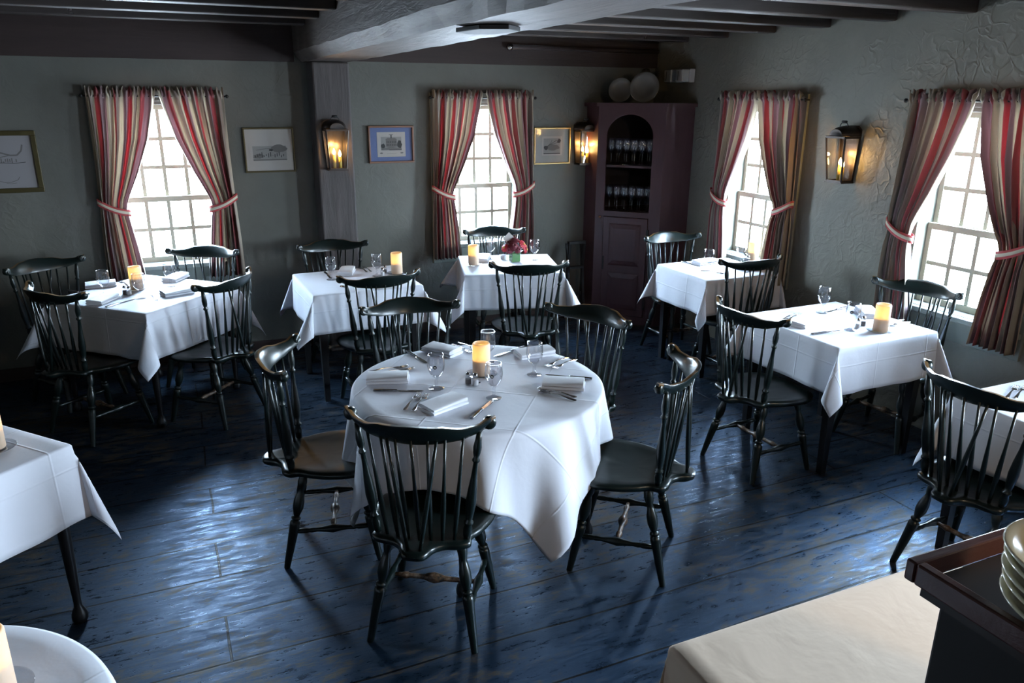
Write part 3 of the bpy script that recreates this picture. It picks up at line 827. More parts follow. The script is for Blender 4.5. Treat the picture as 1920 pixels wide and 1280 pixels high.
between('fork', (0.8920, 3.0217), (0.7743, 2.8634), 'left one of the two forks at the near edge of the round table')
between('fork', (0.9264, 3.0072), (0.7999, 2.8342), 'right one of the two forks at the near edge, next to the napkin')
between('fork', (0.9430, 3.3862), (0.7549, 3.3837), 'upper one of the two forks at the left edge of the round table')
between('fork', (0.9486, 3.3426), (0.7847, 3.3394), 'lower one of the two forks at the left edge, touching the napkin')
between('fork', (1.2990, 3.4558), (1.2587, 3.6254), 'left one of the two forks at the far edge of the round table')
between('fork', (1.3370, 3.4865), (1.3037, 3.6264), 'right one of the two forks at the far edge, behind the candle')
between('fork', (1.5515, 3.1220), (1.7228, 3.2053), 'left one of the two forks behind the right goblet')
between('fork', (1.5897, 3.0893), (1.7331, 3.1567), 'right one of the two forks behind the right goblet')
between('fork', (1.3847, 2.8838), (1.5165, 2.7035), 'nearer fork in front of the right-hand napkin of the round table')
between('spoon', (1.3804, 2.8362), (1.4905, 2.6747), 'spoon in front of the right-hand napkin of the round table')
between('knife', (1.1496, 2.8189), (1.0088, 2.6799), 'knife at the near edge of the round table, blade reflecting orange')
between('knife', (0.9275, 3.0414), (0.7001, 3.1374), 'knife in front of the left-hand napkin of the round table')
between('knife', (1.0447, 3.3940), (1.0047, 3.6071), 'knife at the far left of the round table')
between('knife', (1.3790, 3.3586), (1.5951, 3.4453), 'knife at the far edge of the round table behind the candle')
between('knife', (1.4963, 3.0318), (1.6874, 2.8740), 'knife behind the right-hand napkin of the round table')
# near right window table
RW = 'on the near right window table'
candle((3.5472, 2.9307), RW)
item('goblet', (3.5410, 3.3565), D(200), 'empty water goblet at the far edge ' + RW)
item('goblet', (3.4105, 3.0101), D(-60), 'empty water goblet beside the shakers ' + RW)
item('salt', (3.4798, 3.0265), 0, 'salt shaker ' + RW)
item('pepper', (3.5431, 3.0463), 0, 'pepper shaker ' + RW)
item('napkin', (3.2541, 3.2020), D(20), 'folded white napkin at the left side ' + RW)
item('napkin', (3.7623, 3.2125), D(60), 'folded white napkin at the far right side ' + RW)
between('knife', (3.3769, 3.0241), (3.1246, 3.0305), 'knife near the front edge ' + RW)
between('knife', (3.5837, 3.3520), (3.7431, 3.3798), 'knife at the far edge ' + RW)
between('fork', (3.3429, 3.3869), (3.1893, 3.3130), 'left one of the two forks ' + RW)
between('fork', (3.3758, 3.3732), (3.2323, 3.3073), 'right one of the two forks ' + RW)
between('spoon', (3.7141, 3.0340), (3.8523, 3.0492), 'left one of the two spoons behind the candle ' + RW)
between('spoon', (3.7148, 2.9864), (3.8488, 3.0019), 'right one of the two spoons behind the candle ' + RW)
# left window table
LW = 'on the left window table'
candle((-0.2856, 5.5662), LW)
item('goblet', (-0.4728, 5.5019), D(-70), 'empty water goblet at the left ' + LW)
item('goblet', (-0.2597, 5.3084), D(-80), 'empty water goblet in front of the candle ' + LW)
item('goblet', (-0.0769, 5.5952), D(60), 'empty water goblet at the right ' + LW)
item('pepper', (-0.3549, 5.4532), 0, 'pepper shaker ' + LW)
item('salt', (-0.3280, 5.4268), 0, 'salt shaker ' + LW)
item('napkin', (-0.5113, 5.7575), D(5), 'folded white napkin at the far left ' + LW)
item('napkin', (-0.4731, 5.3094), D(60), 'folded white napkin at the near left ' + LW)
item('napkin', (-0.0432, 5.7896), D(60), 'folded white napkin at the far right ' + LW)
item('napkin', (-0.0416, 5.3392), D(20), 'folded white napkin at the near right ' + LW)
between('knife', (-0.2964, 5.2942), (-0.4493, 5.1464), 'knife near the front corner ' + LW)
between('knife', (-0.5774, 5.5605), (-0.6975, 5.7040), 'dark knife at the left corner ' + LW)
between('fork', (-0.4025, 5.8839), (-0.3463, 5.7062), 'fork behind the candle ' + LW)
between('fork', (-0.1981, 5.4039), (-0.1721, 5.2427), 'left one of the two forks at the front ' + LW)
between('fork', (-0.1723, 5.3170), (-0.1472, 5.1602), 'right one of the two forks at the front ' + LW)
# post table
PT = 'on the table in front of the post'
candle((1.4468, 5.3829), PT)
item('goblet', (0.9685, 5.3739), D(-70), 'empty water goblet at the left ' + PT)
item('goblet', (1.2933, 5.3602), D(-70), 'empty water goblet beside the candle ' + PT)
item('salt', (1.3318, 5.3538), 0, 'salt shaker ' + PT)
item('pepper', (1.3705, 5.4335), 0, 'pepper shaker ' + PT)
item('napkin', (1.1101, 5.5403), D(70), 'folded white napkin ' + PT)
between('fork', (1.2420, 5.6656), (1.2530, 5.5404), 'left one of the two forks ' + PT)
between('fork', (1.2762, 5.6722), (1.2866, 5.5465), 'right one of the two forks ' + PT)
between('knife', (0.9718, 5.3907), (0.9653, 5.6386), 'knife at the left ' + PT)
between('spoon', (0.9878, 5.1567), (1.0028, 4.9390), 'spoon near the front edge ' + PT)
item('napkin', (1.2945, 5.0303), D(80), 'folded white napkin behind the chair back ' + PT)
# flower table
FT = 'on the flower table'
candle((2.0746, 5.4509), FT)
item('goblet', (2.2981, 5.6493), D(-60), 'empty water goblet left of the flowers ' + FT)
item('goblet', (2.5982, 5.4581), D(-100), 'empty water goblet right of the flowers ' + FT)
item('napkin', (2.2147, 5.6143), D(60), 'folded white napkin behind the candle ' + FT)
# cupboard side table
ST = 'on the table beside the cupboard'
candle((4.1877, 4.7423), ST)
item('goblet', (3.6425, 4.6020), D(-120), 'empty water goblet at the left ' + ST)
item('goblet', (4.0548, 4.7296), D(100), 'empty water goblet near the window ' + ST)
item('napkin', (3.7824, 4.8187), D(5), 'folded white napkin at the far left ' + ST)
item('napkin', (3.9804, 4.5045), D(5), 'folded white napkin at the near right ' + ST)
item('salt', (4.1461, 4.7819), 0, 'salt shaker ' + ST)
item('pepper', (4.1239, 4.7236), 0, 'pepper shaker ' + ST)
between('knife', (3.6703, 4.7778), (3.6582, 4.9135), 'knife at the far left ' + ST)
between('fork', (3.6585, 4.4959), (3.6116, 4.5745), 'fork in front of the goblet ' + ST)
# right edge table
between('fork', (3.3924, 2.0437), (3.2493, 1.9848), 'left one of the two forks on the table at the right edge')
between('fork', (3.4217, 2.0241), (3.2779, 1.9659), 'right one of the two forks on the table at the right edge')
# left edge tables
candle((-0.7073, 3.0988), 'on the left edge table')
candle((-0.4768, 1.6848), 'in the bottom left corner')
# ---------------------------------------------------------------- flowers
vx, vy = (2.4180, 5.4414)
def vase():
    r = empty('flower_vase', (vx, vy, ZI)); tag(r, 'small square green-filled glass vase holding red flowers', 'vase')
    m = MB(); m.bb(-.04, .04, -.04, .04, 0, .085); m.build('glass_wall', M_glass, r, bevel=.004)
    m = MB(); m.bb(-.035, .035, -.035, .035, .006, .078); m.build('green_filling', M_vase, r, bevel=.004)
vase()
def bouquet():
    r = empty('flower_bouquet', (vx, vy, ZI + .08)); tag(r, 'posy of red and dark red flowers standing in the green vase', 'flowers')
    R = random.Random(5)
    def blossom(c, nrm, rad, mat, daisy):
        z = Vector(nrm).normalized(); x = z.cross(Vector((0, 0, 1))); x = x.normalized() if x.length > .01 else Vector((1, 0, 0)); y = z.cross(x); c = Vector(c); m = MB()
        rows = [(rad, 0, 14), (rad * .75, .006, 11), (rad * .5, .011, 8)] if daisy else [(rad, 0, 12), (rad * .85, .008, 11), (rad * .65, .015, 9), (rad * .45, .02, 7)]
        for rr, h, n in rows:
            off = R.uniform(0, 1)
            for i in range(n):
                q = 2 * pi * (i + off) / n; d = x * cos(q) + y * sin(q); s = x * -sin(q) + y * cos(q); w = rr * (.20 if daisy else .3)
                a = c + d * .004 + z * h; b = c + d * rr * .6 + z * (h + .004); e = c + d * rr + z * (h - .003)
                m.add([a - s * w * .4, a + s * w * .4, b + s * w, e + s * w * .4, e - s * w * .4, b - s * w], [(0, 1, 2, 5), (5, 2, 3, 4)])
        m.cur = 1; m.lathe(c + z * .008, c + z * .018, [(0, .010), (.7, .008), (1, .001)], 10)
        m.build('blossom', [mat, M_yel if daisy else mat], r, solid=.0012)
    pos = [((.055, -.035, .06), (.5, -.7, .5), .042, M_red, 1), ((.09, .01, .035), (.9, -.3, .3), .036, M_red, 1), ((-.09, -.01, .04), (-.8, -.4, .4), .035, M_red, 1), ((-.03, -.045, .055), (-.1, -.8, .6), .042, M_dred, 0),
           ((-.06, -.03, .03), (-.5, -.8, .2), .036, M_dred, 0), ((0, 0, .09), (0, -.2, 1), .042, M_dred, 0), ((.03, .03, .08), (.3, .2, .9), .038, M_red, 1), ((-.04, .03, .07), (-.4, .3, .8), .036, M_dred, 0), ((.075, -.04, .02), (.7, -.7, .1), .030, M_red, 1), ((.0, -.055, .03), (0, -1, .2), .032, M_dred, 0)]
    for p in pos: blossom(*p)
    m = MB()
    for i in range(16):
        q = R.uniform(0, 6.28); l = R.uniform(.04, .07); a = Vector((.02 * cos(q), .02 * sin(q), -.015)); d = Vector((cos(q), sin(q), R.uniform(.1, .9))).normalized(); s = Vector((-sin(q), cos(q), 0)) * .013
        b = a + d * l * .5; e = a + d * l; m.add([a, b + s, e, b - s], [(0, 1, 2, 3)])
    m.build('leaves', M_leaf, r, solid=.0015)
    m = MB()
    for i in range(7): q = i * .9; m.tube([(.012 * cos(q), .012 * sin(q), -.055), (.03 * cos(q), .03 * sin(q), .03)], .0018, 6)
    m.build('stems', M_leaf, r)
bouquet()
m = MB(); c45 = sqrt(.5)
m.poly([(0, -.05), (.05, 0), (0, .05), (-.05, 0)], .0012, Matrix.Translation((vx - .04, vy + .02, ZI + .185)) @ Matrix.Rotation(D(-12), 4, 'Z') @ Matrix.Rotation(D(80), 4, 'X'))
tag(m.build('table_card', M_paper), 'blank white card standing on its corner among the red flowers', 'card')
m = MB(); m.rev([(.0005, 0), (.020, 0), (.026, .01), (.028, .035), (.026, .035), (.024, .012), (.0005, .006)], 20)
o = m.build('votive_cup', simple('frosted_cup', (.75, .77, .82), .3), None, True); o.location = (*(2.3771, 5.5710), ZI); tag(o, 'small frosted white cup left of the green vase', 'cup')

# ---------------------------------------------------------------- curtains
def curtain_pair(side, c, names):
    loc = (c, YB - .075, 0) if side == 'b' else (XR - .075, c, 0); rz = 0 if side == 'b' else -pi / 2
    rod = empty('curtain_rod', loc, rz); tag(rod, names[2], 'curtain rod')
    m = MB(); m.lathe((-.46, 0, 1.995), (.46, 0, 1.995), [(0, .006), (1, .006)], 10)
    for s in (-1, 1): m.lathe((s * .46, 0, 1.995), (s * .485, 0, 1.995), [(0, .006), (.2, .012), (.6, .014), (1, .004)], 10)
    m.build('rod', M_iron, rod, True)
    for s in (-1, 1): m = MB(); m.bar((s * .455, 0, 1.995), (s * .455, .052, 1.995), .012, .012); m.build('bracket', M_iron, rod)
    for s, lab in ((-1, names[0]), (1, names[1])):
        R = random.Random(hash((side, int(c * 10), s)) % 1000 if False else int(c * 17 + s * 5 + (3 if side == 'b' else 9)) + 40)
        ph = [R.uniform(0, 6.28) for _ in range(6)]
        OUT = [(0, .445), (.06, .445), (.3, .445), (.58, .455), (.8, .47), (1, .475)]
        INN = [(0, .004), (.10, .03), (.25, .085), (.42, .18), (.56, .272), (.60, .285), (.65, .275), (.8, .245), (1, .215)]
        lin = lambda tab, t: interp([(a, b) for a, b in tab], t)[0]
        def lin(tab, t):
            for a, b in zip(tab, tab[1:]):
                if t <= b[0]: k = (t - a[0]) / (b[0] - a[0]); return a[1] + (b[1] - a[1]) * k
            return tab[-1][1]
        NF = 8
        def fn(u, v):
            z = 2.046 - v * 1.383; t = v; xi, xo = lin(INN, t), lin(OUT, t); u2 = u + .012 * sin(2 * pi * 3 * u + ph[0])
            drop = .035 * max(0, 1 - abs(t - .6) / .25) * (1 - u) * 0
            x = xi + (xo - xi) * u2
            w = xo - xi; amp = .010 + .020 * min(1, t / .25); 
            tie = math.exp(-((t - .6) / .05) ** 2); amp = amp * (1 - .55 * tie)
            if t < .024: amp = .010
            if .024 <= t < .05: amp = .003
            y = amp * sin(2 * pi * NF * u + ph[1] + .6 * sin(3 * t + ph[2])) + amp * .45 * sin(2 * pi * (NF * 1.7) * u + ph[3] + 2 * t)
            if t < .024: y += .020 * sin(2 * pi * 17 * u + ph[4]); z += .016 * sin(2 * pi * 13 * u + ph[5]) * (1 if t < .01 else 0)
            elif t < .05: y = y - .010 + .007 * sin(2 * pi * 19 * u + ph[4])
            zz = z + (.06 * (.5 - abs(t - .6)) * 0)
            # the bunched cloth is lifted towards the outer hook at the tieback
            x += .006 * sin(2 * pi * NF * u + 1.2) * min(1, t * 3)
            y -= .02 * tie * 0
            return (s * x, y - .004, zz)
        m = MB(); m.grid(fn, 150, 60, lambda u, v: (u, v))
        o = m.build('striped_curtain', M_curt, None, True, solid=.0012); o.location = loc; o.rotation_euler = (0, 0, rz)
        tag(o, lab, 'curtain', 'striped tied-back curtains')
        t = MB(); path = []
        x0, x1 = .272, .468
        for i in range(25):
            q = 2 * pi * i / 24; cx = (x0 + x1) / 2 + (x1 - x0) / 2 * 1.06 * cos(q); cy = -.004 + .036 * sin(q); k = (cx - x0) / (x1 - x0)
            path.append((s * cx, cy, 1.185 + .085 * k - .012 * sin(pi * min(1, max(0, k)))))
        vs = []
        for i, (x, y, z) in enumerate(path):
            t.uv[len(t.v)] = (i / 24, 0); t.v.append((x, y, z - .024)); t.uv[len(t.v)] = (i / 24, 1); t.v.append((x, y, z + .024))
        for i in range(24): t.f.append((2 * i, 2 * i + 2, 2 * i + 3, 2 * i + 1))
        t.build('tieback', M_tie, o, True, solid=.004)
curtain_pair('b', -.02, ('left striped curtain of the left back window, tied to the left', 'right striped curtain of the left back window, beside the old print', 'dark rod above the left back window'))
curtain_pair('b', 2.478, ('left striped curtain of the middle back window, beside the blue-matted picture', 'right striped curtain of the middle back window, beside the gilt picture', 'dark rod above the middle back window'))
curtain_pair('r', 4.78, ('left red striped curtain of the far right window, nearest the cupboard', 'right red striped curtain of the far right window, nearest the lantern', 'dark rod above the far right window'))
curtain_pair('r', 3.01, ('left red striped curtain of the near right window', 'wide red striped curtain at the right edge of the picture', 'dark rod above the near right window'))

# ---------------------------------------------------------------- lanterns
def make_lantern():
    r = empty('wall_lantern'); r['category'] = 'lantern'
    # local: wall at y=0, front towards -y; body tapers downwards; z=0 is the base
    H = .285; wt, wb, dt, db = .082, .062, .132, .098
    P = lambda sx, k, t: (sx * (wb + (wt - wb) * t), -.004 - k * (db + (dt - db) * t), H * t)
    m = MB(); m.add([(-.066, -.003, -.01), (.066, -.003, -.01), (.086, -.003, H + .05), (.055, -.003, H + .075), (-.055, -.003, H + .075), (-.086, -.003, H + .05),
                     (-.066, 0, -.01), (.066, 0, -.01), (.086, 0, H + .05), (.055, 0, H + .075), (-.055, 0, H + .075), (-.086, 0, H + .05)],
                    [(0, 1, 2, 3, 4, 5), (11, 10, 9, 8, 7, 6)] + [(i, i + 6, (i + 1) % 6 + 6, (i + 1) % 6) for i in range(6)])
    m.build('back_plate', M_pewter, r)
    m = MB()
    for sx in (-1, 1):
        for k in (0.06, 1): m.bar(P(sx, k, 0), P(sx, k, 1), .011, .011)
        m.bar(P(sx, .06, 0), P(sx, 1, 0), .012, .014); m.bar(P(sx, .06, 1), P(sx, 1, 1), .012, .014)
    m.bar(P(-1, 1, 0), P(1, 1, 0), .012, .014); m.bar(P(-1, 1, 1), P(1, 1, 1), .012, .014)
    m.build('frame', M_pewter, r, bevel=.001)
    m = MB(); m.bb(-wb - .012, wb + .012, -db - .016, -.003, -.012, -.004); m.build('base_plate', M_pewter, r)
    for q in range(3):
        m = MB()
        a, b = ((P(-1, .09, .03), P(-1, .97, .03)), (P(-1, 1, .03), P(1, 1, .03)), (P(1, .97, .03), P(1, .09, .03)))[q]
        c, d = ((P(-1, .09, .97), P(-1, .97, .97)), (P(-1, 1, .97), P(1, 1, .97)), (P(1, .97, .97), P(1, .09, .97)))[q]
        m.add([a, b, d, c], [(0, 1, 2, 3)]); m.build('glass_pane', M_lglass, r)
    m = MB()   # barrel hood: closed half-round front, running back to the wall
    def fn(u, v):
        q = pi * u; k = v; hw = wt + .006 - .028 * k * k; h = .066 * (1 - .35 * k ** 3)
        return (-cos(q) * hw * (1 - .15 * k ** 4), -.004 - (dt + .004) * k, H + .008 + abs(sin(q)) ** .8 * h)
    m.grid(fn, 20, 8)
    base = 8 * 21; m.f.append(tuple(base + i for i in range(21))); 
    m.build('hood', M_pewter, r, True, solid=.002, autosm=50)
    m = MB(); pts = [(.036 * cos(q), -.075, H + .058 + .040 * abs(sin(q))) for q in [pi * i / 10 for i in range(11)]]
    m.tube(pts, .003, 8); m.lathe((-.022, -.075, H + .098), (.022, -.075, H + .098), [(0, .004), (.1, .009), (.9, .009), (1, .004)], 10); m.build('carrying_ring', M_iron, r, True)
    for cx, cy, h in ((-.016, -.050, .105), (.024, -.066, .092)):
        c = MB(); c.lathe((cx, cy, -.004), (cx, cy, h), [(0, .0125), (1, .0115)], 14); s = c.build('candle_sleeve', M_candleh, r, True)
        c = MB(); c.lathe((cx, cy, h), (cx, cy, h + .048), [(0, .006), (.25, .0115), (.5, .0095), (.8, .004), (1, .0005)], 12); c.build('flame_bulb', M_flame, s, True)
        l = bpy.data.lights.new('lantern_light', 'POINT'); l.energy = 1.7; l.color = (1, .56, .18); l.shadow_soft_size = .012
        lo = bpy.data.objects.new('lantern_light', l); C.objects.link(lo); lo.parent = r; lo.location = (cx, cy - .0, h + .07)
    return r
place('lantern', make_lantern, (1.18, 6.058, 1.475), 0, 'lit metal candle lantern hung on the timber post', 'lit wall lanterns')
place('lantern', make_lantern, (3.455, 6.298, 1.435), 0, 'lit metal candle lantern between the gilt picture and the cupboard', 'lit wall lanterns')
place('lantern', make_lantern, (4.198, 3.93, 1.475), -pi / 2, 'lit metal candle lantern alone on the rough right wall', 'lit wall lanterns')

# ---------------------------------------------------------------- pictures
def picture(cx, z0, z1, w, label, mf, mat_m, print_m, pw, ph, dz, draw, fw=.016, cat='picture'):
    r = empty('framed_picture', (cx, YB - .002, (z0 + z1) / 2)); tag(r, label, cat)
    h = z1 - z0; m = MB(); t = .022
    m.bb(-w / 2, w / 2, -t, 0, h / 2 - fw, h / 2); m.bb(-w / 2, w / 2, -t, 0, -h / 2, -h / 2 + fw)
    m.bb(-w / 2, -w / 2 + fw, -t, 0, -h / 2 + fw, h / 2 - fw); m.bb(w / 2 - fw, w / 2, -t, 0, -h / 2 + fw, h / 2 - fw)
    m.build('frame', mf, r, bevel=.003)
    m = MB(); m.bb(-w / 2 + fw, w / 2 - fw, -.008, -.002, -h / 2 + fw, h / 2 - fw); m.build('mat_board', mat_m, r)
    m = MB(); m.bb(-pw / 2, pw / 2, -.0095, -.008, dz - ph / 2, dz + ph / 2)
    def q(mi, pts, lift=.0004):
        m.cur = mi; m.add([(x, -.0097 - lift, z + dz) for x, z in pts], [tuple(range(len(pts)))[::-1]])
    draw(q); m.build('print', [print_m, M_ink, M_ink2, M_ink3], r)
    m = MB(); m.bb(-w / 2 + fw, w / 2 - fw, -.0145, -.013, -h / 2 + fw, h / 2 - fw); m.build('picture_glass', M_pglass, r)
def blob(cx, cz, rx, rz, n=14, seed=0):
    R = random.Random(seed); return [(cx + rx * cos(2 * pi * i / n) * R.uniform(.75, 1.15), cz + rz * sin(2 * pi * i / n) * R.uniform(.75, 1.15)) for i in range(n)]
def rect(x0, x1, z0, z1): return [(x0, z0), (x1, z0), (x1, z1), (x0, z1)]
def stroke(q, mi, pts, w, lift=.0006):
    for a, b in zip(pts, pts[1:]):
        dx, dz = b[0] - a[0], b[1] - a[1]; l = max(1e-6, sqrt(dx * dx + dz * dz)); nx, nz = -dz / l * w / 2, dx / l * w / 2
        q(mi, [(a[0] - nx, a[1] - nz), (b[0] - nx, b[1] - nz), (b[0] + nx, b[1] + nz), (a[0] + nx, a[1] + nz)], lift)
def draw_house(q):
    q(3, rect(-.085, .085, -.03, .06)); q(2, rect(-.045, .045, -.02, .04), .0006); q(2, [(-.05, .04), (.05, .04), (.03, .052), (-.03, .052)], .0008); q(1, rect(-.005, .005, .05, .075), .0008)
    for i in range(6): 
        for j in range(2): q(1, rect(-.038 + i * .0145, -.032 + i * .0145, -.01 + j * .022, .004 + j * .022), .001)
    q(1, blob(.068, .0, .02, .035, seed=2), .001); q(1, blob(-.068, -.012, .018, .02, seed=3), .001); q(2, [(-.085, -.045), (.085, -.045), (.085, -.03), (0, -.018), (-.085, -.03)], .0012)
    q(1, rect(-.02, .085, -.046, -.040), .0014); q(2, rect(-.018, .018, .075, .08)); q(2, blob(-.085, -.068, .014, .006, seed=4)); q(2, blob(.085, -.068, .014, .006, seed=5)); stroke(q, 3, [(-.04, -.072), (.04, -.072)], .003)
def draw_town(q):
    q(3, rect(-.125, .125, -.075, .03)); q(2, blob(.07, .01, .06, .03, seed=6), .0006); q(2, blob(-.085, -.045, .045, .02, seed=7), .0008); q(2, rect(-.125, .125, -.078, -.068), .0008)
    for i in range(14):
        x = -.11 + i * .016; q(1, rect(x, x + .006, -.055 + .006 * (i % 3), -.04 + .008 * (i % 4)), .001)
    q(1, blob(.01, .0, .02, .008, seed=8), .001); stroke(q, 2, [(-.1, .0), (-.02, .012), (.05, .005), (.12, .03)], .004, .001)
def draw_tree(q):
    q(3, rect(-.083, .083, -.07, .065)); q(2, blob(.01, -.012, .07, .028, seed=9), .0006); q(1, blob(-.06, -.015, .02, .02, seed=10), .0008); q(1, blob(.07, .04, .018, .02, seed=11), .0008)
    stroke(q, 1, [(-.06, -.01), (-.02, .012), (.01, .03), (.05, .05)], .004, .001); stroke(q, 1, [(-.02, .012), (.02, .02), (.06, .03)], .003, .001); stroke(q, 1, [(-.04, .0), (-.01, .03), (.0, .05)], .003, .001)
    q(1, rect(-.083, .083, -.07, -.062), .001)
def draw_chart(q):
    s = [(-.19, .06), (-.12, .075), (-.05, .06), (.02, .065), (.08, .045), (.12, .045), (.15, .075), (.16, .115)]
    stroke(q, 2, s, .010); stroke(q, 2, [(-.19, .03), (-.1, .02), (0, .03), (.08, .045)], .005)
    R = random.Random(2)
    for i in range(24): x = -.18 + i * .0125; q(2, rect(x, x + .007, -.005 + R.uniform(-.012, .01), .012 + R.uniform(-.01, .015)))
    stroke(q, 1, [(-.19, -.005), (-.08, .0), (.04, -.004), (.1, -.008), (.165, -.002)], .004); stroke(q, 2, [(-.02, -.12), (.02, -.135), (.06, -.135), (.10, -.12), (.115, -.1)], .004); stroke(q, 2, [(.03, -.14), (.06, -.145), (.09, -.14)], .003)
    stroke(q, 3, rect(-.2, .2, -.16, .16) + [(-.2, -.16)], .002)
picture(-1.06, 1.352, 1.766, .50, 'large print of winding dark shapes in a dark gilt frame at the left edge', M_darkf, M_paper2, M_paper2, .42, .335, 0, draw_chart, .032)
picture(.728, 1.437, 1.772, .375, 'aged landscape print in a thin olive gilt frame right of the left window', M_darkf, M_paper, M_paper, .30, .24, 0, draw_town, .013)
picture(1.687, 1.482, 1.776, .378, 'engraving of a big house with a blue mat in a brown frame', M_brownf, M_blue, M_paper, .235, .195, 0, draw_house, .015)
picture(3.15, 1.432, 1.749, .36, 'grey landscape print with a cream mat in a gilt frame beside the lantern', M_gold, M_matb, M_paper, .20, .165, 0, draw_tree, .014)

# ---------------------------------------------------------------- corner cupboard
A = Vector((3.50, 6.085, 0)); B = Vector((3.905, 5.65, 0)); ex = (B - A).normalized(); WF = (B - A).length; ey = Vector((-ex.y, ex.x, 0))  # ey points into the corner
if ey.x + ey.y < 0: ey = -ey
cup = empty('corner_cupboard', A, atan2(ex.y, ex.x)); tag(cup, 'tall plum-painted corner cupboard with an arched open front', 'cupboard')
Mi = Matrix.Rotation(-atan2(ex.y, ex.x), 4, 'Z') @ Matrix.Translation(-A)
def loc(p): return Mi @ Vector(p)
HC = 1.93
def wpoly(name, pts, z0, z1, mat):
    m = MB(); n = len(pts); vs = [loc((x, y, z0)) for x, y in pts] + [loc((x, y, z1)) for x, y in pts]
    m.add(vs, [tuple(range(n))[::-1], tuple(range(n, 2 * n))] + [(i, (i + 1) % n, n + (i + 1) % n, n + i) for i in range(n)]); return m.build(name, mat, cup)
e_ = .004; PL = [(A.x, A.y), (B.x, B.y), (XR - e_, B.y), (XR - e_, YB - e_), (A.x, YB - e_)]
wpoly('left_return', [(A.x, A.y), (A.x + .018, A.y + .018), (A.x + .018, YB - e_), (A.x, YB - e_)], .0, HC, M_cup)
wpoly('right_return', [(B.x, B.y), (XR - e_, B.y), (XR - e_, B.y + .018), (B.x + .006, B.y + .018)], .0, HC, M_cup)
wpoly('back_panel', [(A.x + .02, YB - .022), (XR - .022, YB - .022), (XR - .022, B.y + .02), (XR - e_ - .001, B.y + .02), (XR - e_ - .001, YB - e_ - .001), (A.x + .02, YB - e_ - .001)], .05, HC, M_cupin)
inner = [(A.x + .03, A.y + .02), (B.x + .01, B.y + .03), (XR - .024, B.y + .03), (XR - .024, YB - .024), (A.x + .03, YB - .024)]
wpoly('top_board', inner, HC - .02, HC - .001, M_cup)
ZS = [1.432, 1.028]
for z in ZS: o = wpoly('shelf', inner, z - .018, z, M_cup)
wpoly('bottom_board', inner, .08, .10, M_cup)
out_ = .03
wpoly('cornice', [(A.x - out_, A.y - .01), (B.x - .005, B.y - out_), (XR - e_, B.y - out_), (XR - e_, YB - e_), (A.x - out_, YB - e_)], HC, HC + .03, M_cup)
# front with arched opening (local x along the face, y=0 face, into -> +y)
xl, xr, zb, zs, zt = .080, .492, 1.03, 1.68, 1.865
m = MB(); th = .022
m.bb(0, xl, 0, th, 0, HC); m.bb(xr, WF, 0, th, 0, HC)
na = 20; arc = [((xl + xr) / 2 - (xr - xl) / 2 * cos(pi * i / na), zs + (zt - zs) * sin(pi * i / na)) for i in range(na + 1)]
for a, b in zip(arc, arc[1:]):
    vs = [(a[0], 0, a[1]), (b[0], 0, b[1]), (b[0], 0, HC), (a[0], 0, HC)]; vs += [(x, th, z) for x, _, z in vs]
    m.add(vs, [(0, 1, 2, 3), (7, 6, 5, 4), (0, 4, 5, 1), (1, 5, 6, 2), (2, 6, 7, 3), (3, 7, 4, 0)])
m.bb(xl, xr, 0, th, .985, zb); m.bb(xl, xr, 0, th, 0, .075)
m.build('front_frame', M_cup, cup)
m = MB(); m.bb(.012, .036, -.008, -.0005, .1, .985) if False else None
m.bb(xl + .004, xr - .004, -.012, th - .006, .08, .98)
door = m.build('cupboard_door', M_cup, cup, bevel=.003)
for z0, z1 in ((.545, .925), (.135, .475)):
    m = MB(); x0, x1 = xl + .06, xr - .06; i1, i2 = .0, .035
    O = [(x0, -.0125, z0), (x1, -.0125, z0), (x1, -.0125, z1), (x0, -.0125, z1)]; Q = [(x0 + .012, -.006, z0 + .012), (x1 - .012, -.006, z0 + .012), (x1 - .012, -.006, z1 - .012), (x0 + .012, -.006, z1 - .012)]
    I = [(x0 + .045, -.022, z0 + .045), (x1 - .045, -.022, z0 + .045), (x1 - .045, -.022, z1 - .045), (x0 + .045, -.022, z1 - .045)]
    m.add([(x, -.0122, z) for x, _, z in O] + [(x, -.0122 - .004, z) for x, _, z in Q] + I, [(0, 1, 5, 4), (1, 2, 6, 5), (2, 3, 7, 6), (3, 0, 4, 7), (4, 5, 9, 8), (5, 6, 10, 9), (6, 7, 11, 10), (7, 4, 8, 11), (8, 9, 10, 11)])
    m.build('raised_panel', M_cup, door)
for z in (.84, .2):
    m = MB(); m.bb(xr - .01, xr + .012, -.016, -.001, z - .045, z + .045); m.build('hinge', M_iron, cup)
m = MB(); m.lathe((xl - .03, 0, .975), (xl - .03, -.028, .975), [(0, .006), (.5, .006), (.6, .013), (1, .009)], 12); o = m.build('knob', simple('wood_knob', (.22, .10, .05), .4), cup, True); o['label'] = 'small round wooden knob'
m = MB(); m.bb(xl + .01, xl + .022, -.020, -.0125, .50, .62); m.build('latch', M_iron, door)
